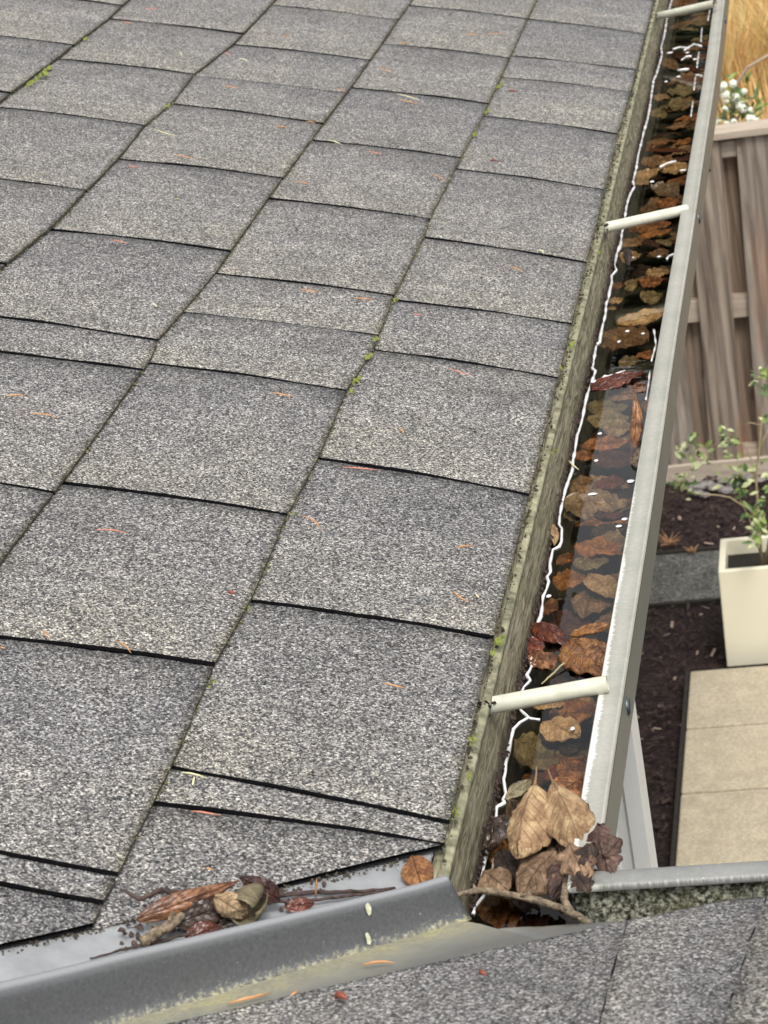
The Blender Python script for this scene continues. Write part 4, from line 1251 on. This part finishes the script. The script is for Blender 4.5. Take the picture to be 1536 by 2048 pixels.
needle(v1(631,1797,.004), v1(633,1758,.020), .0007, 'o', 'thin needle standing upright between the two dark twigs')
needle(roof2(672,1995,.007), roof2(694,1998,.009), .0024, 'r', 'dark crumb lying on the lower shingles below the rib')
needle(roof2(960,1947,.010), roof2(973,1951,.010), .0016, 'r', 'tiny dark red scrap on the lower shingles right of the rib')
needle(on(1133,918,2,WZ+.008), on(1158,940,2,WZ+.001), .0011, 'w', 'pale stalk hooked over the waterline')
# two pale scars on the rib and the pale lichen spot on a shingle
m = MB()
for (px_, py_) in ((733,1817), (733,1876)):
    tq = 0.028
    e1 = Vector((-1, -1, TT)).normalized(); e2 = (P * 0.0065 - Vector((0, 0, 0.026))).normalized()
    nn = e1.cross(e2)
    if nn.dot(P) < 0: nn = -nn
    p0 = Vector((-tq, Y2 - tq, tq * TT + 0.0009)) + P * 0.0042 + Vector((0, 0, fh(tq) * .72))
    c = onp(px_, py_, tuple(p0), tuple(nn))
    t_ = Vector((1, 1, 0)).normalized(); u_ = nn.cross(t_)
    vs = [c + nn * 0.0022 + (t_ * math.cos(a) * .0020 + u_ * math.sin(a) * .0048) * rnd.uniform(.7, 1.15) for a in [i * 2 * math.pi / 12 for i in range(12)]]
    m.add(vs, [tuple(range(12))])
o = m.obj('lichen_spot', simple('pale_lichen_yellow', (0.50, 0.50, 0.36), .9, .3, 300), None)
o.parent = house; o.location = -house.location
spots = []
for _ in range(26):
    spots.append((roof1(1038 + rnd.gauss(0, 9), 836 + rnd.gauss(0, 7), .0085), rnd.uniform(.0008, .0018)))
blobs(spots, 'lichen_spot', MT['lichen_pale'], roof_1)

# ================================================================== THE GARDEN
GZ = -2.2
def gsheet(name, x0, x1, y0, y1, z, mat, n=1):
    m = MB(); m.add([(x0, y0, z), (x1, y0, z), (x1, y1, z), (x0, y1, z)], [(0, 1, 2, 3)])
    return tag(m.obj(name, mat), kind='structure')
gsheet('ground', -150, 150, -120, 250, GZ - 0.03, MT['ground'])
FY = 7.62
def rough(name, x0, x1, y0, y1, z, mat, st=.02, amp=.012):
    m = MB()
    nx = int((x1 - x0) / st); ny = int((y1 - y0) / st)
    rows = [[Vector((x0 + (x1 - x0) * i / nx, y0 + (y1 - y0) * j / ny, z + amp * (nz(i * .35, j * .35, 3) + .5 * nz(i * .9, j * .9, 8)))) for i in range(nx + 1)] for j in range(ny + 1)]
    m.grid(rows)
    return tag(m.obj(name, mat, None, True), kind='structure')
rough('mulch_bed', -0.9, 1.6, 2.5, 6.56, GZ - 0.012, MT['mulch'], .025)
rough('mulch_bed', -0.9, 1.6, 6.955, FY + .05, GZ - 0.006, MT['mulch'], .02)
rough('gravel_path', -0.9, 1.6, 6.57, 6.94, GZ, MT['gravel'], .02, .004)
m = MB()
for _ in range(3600):
    x = rnd.uniform(-.6, .5); y = rnd.uniform(4.7, 7.55)
    if 6.56 < y < 6.95 or (x > -.25 and y < 6.15): continue
    a = rnd.random() * 6.28; L_ = rnd.uniform(.004, .016); w_ = rnd.uniform(.002, .005)
    c = Vector((x, y, GZ + rnd.uniform(.0, .012)))
    d = Vector((math.cos(a), math.sin(a), rnd.uniform(-.5, .5))) * L_; e = Vector((-math.sin(a), math.cos(a), rnd.uniform(-.4, .4))) * w_
    m.add([c - d - e, c + d - e, c + d + e, c - d + e, c + Vector((0, 0, -.004))], [(0, 1, 2, 3), (0, 4, 1), (2, 4, 3)], mi=0 if rnd.random() < .93 else 1)
o = m.obj('bark_chips', [simple('mulch_chip', (.035, .022, .018), .9, .7, 30), simple('pale_chip', (.26, .19, .15), .9, .3, 30)])
tag(o, kind='stuff')
# path border strips
m = MB(); m.box((-.9, 6.555, GZ - .03), (1.6, 6.572, GZ + .006)); tag(m.obj('path_edging', MT['soil']), 'thin dark edging strip on the near side of the grit path', 'edging', 'path edging strips')
m = MB(); m.box((-.9, 6.938, GZ - .03), (1.6, 6.955, GZ + .008)); tag(m.obj('path_edging', MT['soil']), 'thin dark edging strip on the far side of the grit path', 'edging', 'path edging strips')
# beige patio of paving slabs, joints run along X
pat = empty('patio', (-.24, 6.1, GZ), 'beige concrete patio with shallow cross joints in front of the planter', 'patio')
jp = [on(1450,1335,2,GZ+.03).y, on(1450,1451,2,GZ+.03).y, on(1450,1580,2,GZ+.03).y, on(1450,1728,2,GZ+.03).y]
m = MB(); m.box((-.233, 3.0, GZ - .03), (1.5, jp[0] - .004, GZ + .022)); m.obj('base', MT['joint'], pat)
xl_ = on(1380,1345,2,GZ+.03).x
ylist = jp + [jp[-1] - .33, jp[-1] - .66, jp[-1] - .99, jp[-1] - 1.3, jp[-1] - 1.6]
for a, b in zip(ylist[:-1], ylist[1:]):
    m = MB(); m.box((xl_, b + .0045, GZ - .02), (1.5, a - .0045, GZ + .03))
    mods(m.obj('slab', MT['paver'], pat), bev=.006, seg=3)
m = MB(); m.box((xl_ - .012, 3.0, GZ - .03), (xl_ - .002, jp[0], GZ + .034)); m.obj('edging', MT['soil'], pat)

# planter
pl = empty('planter', (0, 6.2, GZ + .03), 'square cream planter holding a shrub at the patio edge', 'planter')
X0, X1, Ya, Yb = -.134, .106, 6.10, 6.33
zt, zb = -1.90, GZ + .002
m = MB()
t = .012; tp = .012
o_b = [(X0 - .008, Ya + tp), (X1 + .0, Ya + tp), (X1, Yb - tp), (X0 - .008, Yb - tp)]
o_t = [(X0, Ya), (X1, Ya), (X1, Yb), (X0, Yb)]
i_t = [(X0 + .018, Ya + .018), (X1 - .018, Ya + .018), (X1 - .018, Yb - .018), (X0 + .018, Yb - .018)]
ring = [[Vector((x, y, zb)) for x, y in o_b], [Vector((x, y, zt)) for x, y in o_t], [Vector((x, y, zt)) for x, y in i_t], [Vector((x, y, zt - .1)) for x, y in i_t]]
m.grid(ring, closed=True)
mods(m.obj('pot', MT['planter'], pl), bev=.003, seg=3)
m = MB(); m.grid([[Vector((X0 + .015 + .2 * i / 10, Ya + .015 + .2 * j / 10, zt - .045 + .006 * nz(i, j))) for i in range(11)] for j in range(11)]); m.obj('soil', MT['soil'], pl)

# shrub in planter
sh = empty('shrub', (0, 6.2, zt - .045), 'leafy green shrub with pale buds growing in the cream planter', 'shrub')
def G(px, py, y): return on(px, py, 1, y)
br = [([(1526,1150,6.2),(1518,1050,6.2),(1512,960,6.2),(1520,880,6.2),(1526,800,6.2),(1520,745,6.2)], .0045),
      ([(1516,1040,6.2),(1500,1020,6.18),(1460,995,6.15),(1435,990,6.1),(1395,988,6.1),(1365,975,6.1)], .003),
      ([(1514,975,6.2),(1500,935,6.2),(1480,930,6.2),(1455,930,6.2),(1425,930,6.15)], .0026),
      ([(1512,960,6.2),(1503,920,6.25),(1490,890,6.25),(1470,880,6.25),(1440,885,6.25),(1410,900,6.25)], .0024),
      ([(1518,900,6.2),(1536,860,6.22),(1560,820,6.25)], .0026),
      ([(1524,1120,6.2),(1500,1040,6.22),(1480,1000,6.25)], .0022),
      ([(1526,1150,6.2),(1545,1040,6.15),(1560,930,6.1)], .0045), ([(1520,850,6.2),(1500,845,6.2),(1490,850,6.2)], .0018)]
m = MB(); tips = []
for pts, r in br:
    q = [G(*p) for p in pts]
    m.tube(q, [r * (1 - .6 * i / (len(q) - 1)) for i in range(len(q))], 7)
    tips += q[2:]
m.obj('stems', MT['stem'], sh, True)
def leafcards(pts, name, mats, parent, n, spread, size, wide=.5, curlz=.25):
    m = MB()
    for p in pts:
        for _ in range(n):
            c = p + Vector((rnd.gauss(0, spread), rnd.gauss(0, spread), rnd.gauss(0, spread)))
            d = Vector((rnd.uniform(-1, 1), rnd.uniform(-1, .6), rnd.uniform(-.3, 1))).normalized()
            L_ = size * rnd.uniform(.6, 1.3); s_ = d.cross(Vector((rnd.uniform(-.4, .4), rnd.uniform(-.8, 0), 1))).normalized(); up = s_.cross(d)
            w_ = L_ * wide * .5
            vs = [c, c + d * L_ * .35 + s_ * w_ + up * w_ * curlz, c + d * L_ * .75 + s_ * w_ * .7 + up * w_ * curlz * .5, c + d * L_, c + d * L_ * .75 - s_ * w_ * .7 + up * w_ * curlz * .5, c + d * L_ * .35 - s_ * w_ + up * w_ * curlz, c + d * L_ * .4]
            m.add(vs, [(0, 1, 6), (1, 2, 6), (2, 3, 6), (3, 4, 6), (4, 5, 6), (5, 0, 6)], mi=rnd.choice(range(len(mats))))
    o = m.obj(name, mats, parent, False)
    return o
clus = [G(1370,900,6.25),G(1385,885,6.25),G(1400,910,6.25),G(1410,925,6.2),G(1460,880,6.25),G(1450,872,6.25),G(1465,895,6.25),G(1345,965,6.1),G(1360,955,6.1),G(1372,985,6.1),G(1380,960,6.1),G(1480,960,6.2),G(1470,975,6.2),G(1490,985,6.2),G(1455,965,6.2),G(1475,940,6.2),G(1520,760,6.2),G(1530,745,6.2),G(1532,780,6.2),G(1530,1000,6.1),G(1520,1020,6.15),G(1530,1040,6.1),G(1510,1035,6.1),G(1500,1050,6.1),G(1525,1065,6.1),G(1535,960,6.1),G(1530,930,6.1),G(1515,1090,6.05),G(1534,850,6.1)]
o = leafcards(clus, 'leaves', [MT['green'], MT['green'], MT['green_d'], MT['green_d'], MT['green_p'], MT['green_p']], sh, 8, .014, .028, .50); o['kind'] = 'stuff'

# dry sprigs on the mulch
def sprig(px, py, label, n=26, hgt=.05):
    m = MB(); c = on(px, py, 2, GZ + .005)
    for i in range(n):
        a = rnd.uniform(0, 6.28); L_ = rnd.uniform(.3, 1) * hgt
        e = c + Vector((math.cos(a) * L_ * .8, math.sin(a) * L_ * .8, L_ * rnd.uniform(.2, 1.0)))
        m.tube([c + Vector((rnd.uniform(-.01, .01), 0, 0)), c.lerp(e, .5) + Vector((0, 0, .004)), e], [.0016, .0013, .0005], 5)
    o = m.obj('dry_plant', simple('dry_straw', (.36, .20, .10), .8, .4, 60), None); recentre(o, c)
    tag(o, label, 'dry plant', 'withered tufts on the mulch')
sprig(1340,1090,'straw coloured withered tuft touching the gutter edge above the grit path', 34, .055)
sprig(1385,1105,'small withered straw tuft right of the larger one above the grit path', 22, .035)
# rocks at the fence foot
for i, (a, b, r) in enumerate([(1402,972,.020),(1418,968,.016),(1432,975,.018),(1447,962,.014),(1395,985,.015),(1452,980,.018),(1466,968,.014),(1385,975,.016),(1410,990,.014),(1500,955,.018),(1520,960,.016)]):
    m = MB(); c = on(a, b, 2, GZ + .01)
    rows = []
    for j in range(7):
        ph = math.pi * j / 6
        rows.append([c + Vector((math.cos(q) * math.sin(ph) * r * 1.4, math.sin(q) * math.sin(ph) * r, math.cos(ph) * r * .7)) * 1.0 + Vector((nz(q, ph, i), nz(ph, q, i + 3), nz(q + ph, i))) * r * .35 for q in [2 * math.pi * k / 9 for k in range(9)]])
    m.grid(rows, closed=True)
    o = m.obj('rock', MT['rock'], None); recentre(o)
    tag(o, ['squarish','flat','pale','leftmost small','lower left','rounded','right of centre','far left','lowest middle','second from the right','rightmost'][i if i < 5 else [5,6,7,8,9,10][i-5]] + ' grey rock on the soil at the foot of the fence', 'rock', 'rocks at the foot of the fence')

# fence
fe = empty('fence', (0, FY, GZ), 'weathered brown board fence behind the garden bed, boards alternating in front and behind', 'fence')
ft = on(1450,262,1,FY).z
b0 = on(1462,606,1,FY - .02).x      # right edge of a front board
b1 = on(1503,620,1,FY - .02).x      # left edge of the next
zbase = GZ + .01
pitch = b1 - on(1401,606,1,FY - .02).x
fw = pitch - (b1 - b0) + .012
def board(x0, x1, y0, y1, z0, z1, mat, name, tilt=0.0):
    m = MB(); m.box((x0, y0, z0), (x1, y1, z1))
    o = m.obj(name, mat, fe)
    if tilt:
        o.data.transform(Matrix.Translation(Vector((x0, y0, z0))) @ Matrix.Rotation(tilt, 4, 'Y') @ Matrix.Translation(-Vector((x0, y0, z0))))
    mods(o, bev=.002, seg=1)
    return o
for i in range(-9, 10):
    xa = b1 + i * pitch - .028
    board(xa, xa + fw, FY - .058, FY - .040, zbase + rnd.uniform(0, .02), ft - .012, MT['fence'], 'board', .035 + rnd.uniform(-.008, .008))
    board(xa + fw - .014, xa + pitch + .014, FY + .002, FY + .020, zbase + .03 + rnd.uniform(0, .02), ft - .012, MT['fence_b'], 'board', .035 + rnd.uniform(-.006, .006))
zr = on(1480,592,1,FY - .04).z; zr2 = on(1480,636,1,FY - .04).z
board(-1.6, 1.7, FY - .038, FY + .000, zr2, zr, MT['fence_l'], 'rail')
zr = on(1450,283,1,FY - .04).z; zr2 = on(1450,316,1,FY - .04).z
board(-1.6, 1.7, FY - .0385, FY + .0005, zr2, zr, MT['fence_l'], 'rail')
board(-1.6, 1.7, FY - .0385, FY + .0005, GZ + .02, GZ + .09, MT['fence_l'], 'rail')
board(-1.6, 1.7, FY - .075, FY + .040, ft - .010, ft + .014, MT['fence_l'], 'cap_rail')
board(-1.6, 1.7, FY - .07, FY - .05, GZ - .02, GZ + .055, MT['fence_l'], 'kick_board')

# beyond the fence: flowering shrub, golden grasses
fs = empty('flowering_shrub', (0, FY + .3, GZ), 'shrub with white blossoms and grey branches just behind the fence top', 'shrub')
m = MB(); yq = FY + .35
for pts, r in [([(1462,420,yq),(1462,250,yq),(1467,190,yq),(1475,165,yq),(1495,135,yq),(1540,108,yq)], .0085), ([(1462,300,yq),(1450,225,yq),(1440,200,yq),(1436,170,yq)], .006), ([(1466,250,yq),(1490,215,yq+.05),(1505,190,yq+.05)], .005)]:
    q = [G(*p) for p in pts]; m.tube(q, [r * (1 - .5 * i / (len(q) - 1)) for i in range(len(q))], 8)
m.obj('branches', MT['stem_g'], fs, True)
pc = [G(1440,165,yq),G(1450,180,yq),G(1467,160,yq),G(1480,185,yq),G(1492,172,yq),G(1445,205,yq),G(1478,215,yq),G(1500,210,yq),G(1435,232,yq),G(1448,240,yq),G(1475,232,yq),G(1495,232,yq),G(1508,225,yq),G(1460,195,yq),G(1430,215,yq),G(1462,240,yq),G(1488,200,yq)]
o = leafcards(pc, 'leaves', [MT['green_d'], MT['green']], fs, 7, .028, .04, .35); o['kind'] = 'stuff'
for p in pc:
    m = MB()
    p = p + Vector((rnd.uniform(-.015, .015), -.06, rnd.uniform(-.01, .01)))
    rb = rnd.uniform(.010, .017)
    for q in range(14):
        d = Vector((rnd.gauss(0, 1), rnd.gauss(-.5, 1), rnd.gauss(.3, 1))).normalized()
        e = d.cross(Vector((rnd.uniform(-1, 1), .3, rnd.uniform(-1, 1)))).normalized(); g_ = d.cross(e)
        cc = p + d * rb * .75
        m.add([cc + e * rb * .6, cc + g_ * rb * .6, cc - e * rb * .6, cc - g_ * rb * .6, cc + d * rb * .35], [(0, 1, 4), (1, 2, 4), (2, 3, 4), (3, 0, 4)])
    o = m.obj('blossom', MT['petal'], fs)
def grass(cx, cy, n, hgt, spread, mats, label, zb=GZ):
    m = MB()
    for _ in range(n):
        a = rnd.random() * 6.28; r = abs(rnd.gauss(0, spread))
        b = Vector((cx + math.cos(a) * r, cy + math.sin(a) * r * .6, zb))
        L_ = hgt * rnd.uniform(.6, 1.15); le = Vector((math.cos(a), math.sin(a), 0)) * L_ * rnd.uniform(.1, .55) + Vector((rnd.gauss(0, .06), rnd.gauss(0, .06), 0))
        w_ = rnd.uniform(.002, .006)
        p1 = b + le * .25 + Vector((0, 0, L_ * .55)); p2 = b + le + Vector((0, 0, L_ * rnd.uniform(.75, 1)))
        s_ = Vector((rnd.uniform(-1, 1), rnd.uniform(-.4, .4), 0)).normalized() * w_
        m.add([b - s_, b + s_, p1 + s_ * .9, p1 - s_ * .9, p2], [(0, 1, 2, 3), (3, 2, 4)], mi=rnd.randrange(len(mats)))
    o = m.obj('ornamental_grass', mats, None)
    recentre(o, (cx, cy, zb))
    tag(o, label, 'grass clump', 'grass clumps behind the fence'); return o
GM = [MT['grass_o'], MT['grass_y'], MT['grass_b'], MT['grass_o']]
for cx_, cy_, n, h_, sp, lab in [(.10,9.2,5000,.95,.30,'rusty golden grass clump nearest the fence at the right edge'),(-.25,10.2,5200,1.05,.34,'yellow golden grass clump behind the white blossoms'),(.35,10.6,5200,1.1,.36,'golden grass clump further back on the right'),(-.1,11.8,5200,1.15,.4,'tall golden grass clump filling the upper right corner'),(-.55,11.4,4200,1.1,.4,'golden grass clump mostly hidden by the gutter'),(.3,13.2,5200,1.2,.5,'farthest golden grass clump at the top edge'),(-.5,13.6,4600,1.2,.5,'farthest golden grass clump behind the gutter')]:
    grass(cx_, cy_, n, h_, sp, [MT['grass_b'], MT['grass_o'], MT['grass_o'], MT['grass_y']] if cy_ < 9.5 else GM, lab)
gsheet('field', -8, 8, 8.3, 40, GZ - .02, simple('dry_meadow', (.38, .23, .06), .9, .5, 9))

# tall evergreens beyond, outside the frame but mirrored in the water
def conifer(x, y, h, r, label):
    t = empty('fir_tree', (x, y, GZ), label, 'tree', 'firs beyond the garden')
    m = MB(); m.tube([(x, y, GZ), (x, y, GZ + h * .5), (x, y, GZ + h)], [.3, .18, .03], 8); m.obj('trunk', MT['bark'], t, True)
    m = MB()
    for _ in range(5200):
        u = rnd.random() ** .8; z = GZ + h * (.06 + .94 * (1 - u) ) if False else GZ + h * (.05 + .95 * rnd.random() ** 1.25)
        k_ = 1 - (z - GZ) / h
        a = rnd.random() * 6.28; rr = r * (k_ ** .8) * math.sqrt(rnd.random()) * (1 + .2 * math.sin(z * 3 + a * 2)) + .1
        c = Vector((x + math.cos(a) * rr, y + math.sin(a) * rr, z - rr * .25))
        d = Vector((math.cos(a), math.sin(a), -.35)) * rnd.uniform(.25, .6); s_ = Vector((-math.sin(a), math.cos(a), rnd.uniform(-.3, .3))) * rnd.uniform(.12, .25)
        m.add([c - s_, c + s_, c + d], [(0, 1, 2)])
    o = m.obj('crown', MT['conifer'], t); o['kind'] = 'stuff'
for i, (x, y, h, r) in enumerate([(-9,22,15,3.2),(-5.2,20,17,3.2),(-1.6,22,16,3.2),(2.2,21,17,3.2),(6,23,15,3.2),(-13,21,16,3.4),(-7,27,20,3.6),(0,27,21,3.6),(-3.4,24,19,3.4)]):
    conifer(x, y, h * .56, r, 'dark fir tree beyond the golden grass, ' + ['second from the left in the front row', 'left of the middle in the front row', 'middle of the front row', 'right of the middle in the front row', 'rightmost in the front row', 'leftmost of all', 'leftmost in the back row', 'rightmost in the back row', 'middle of the back row'][i])
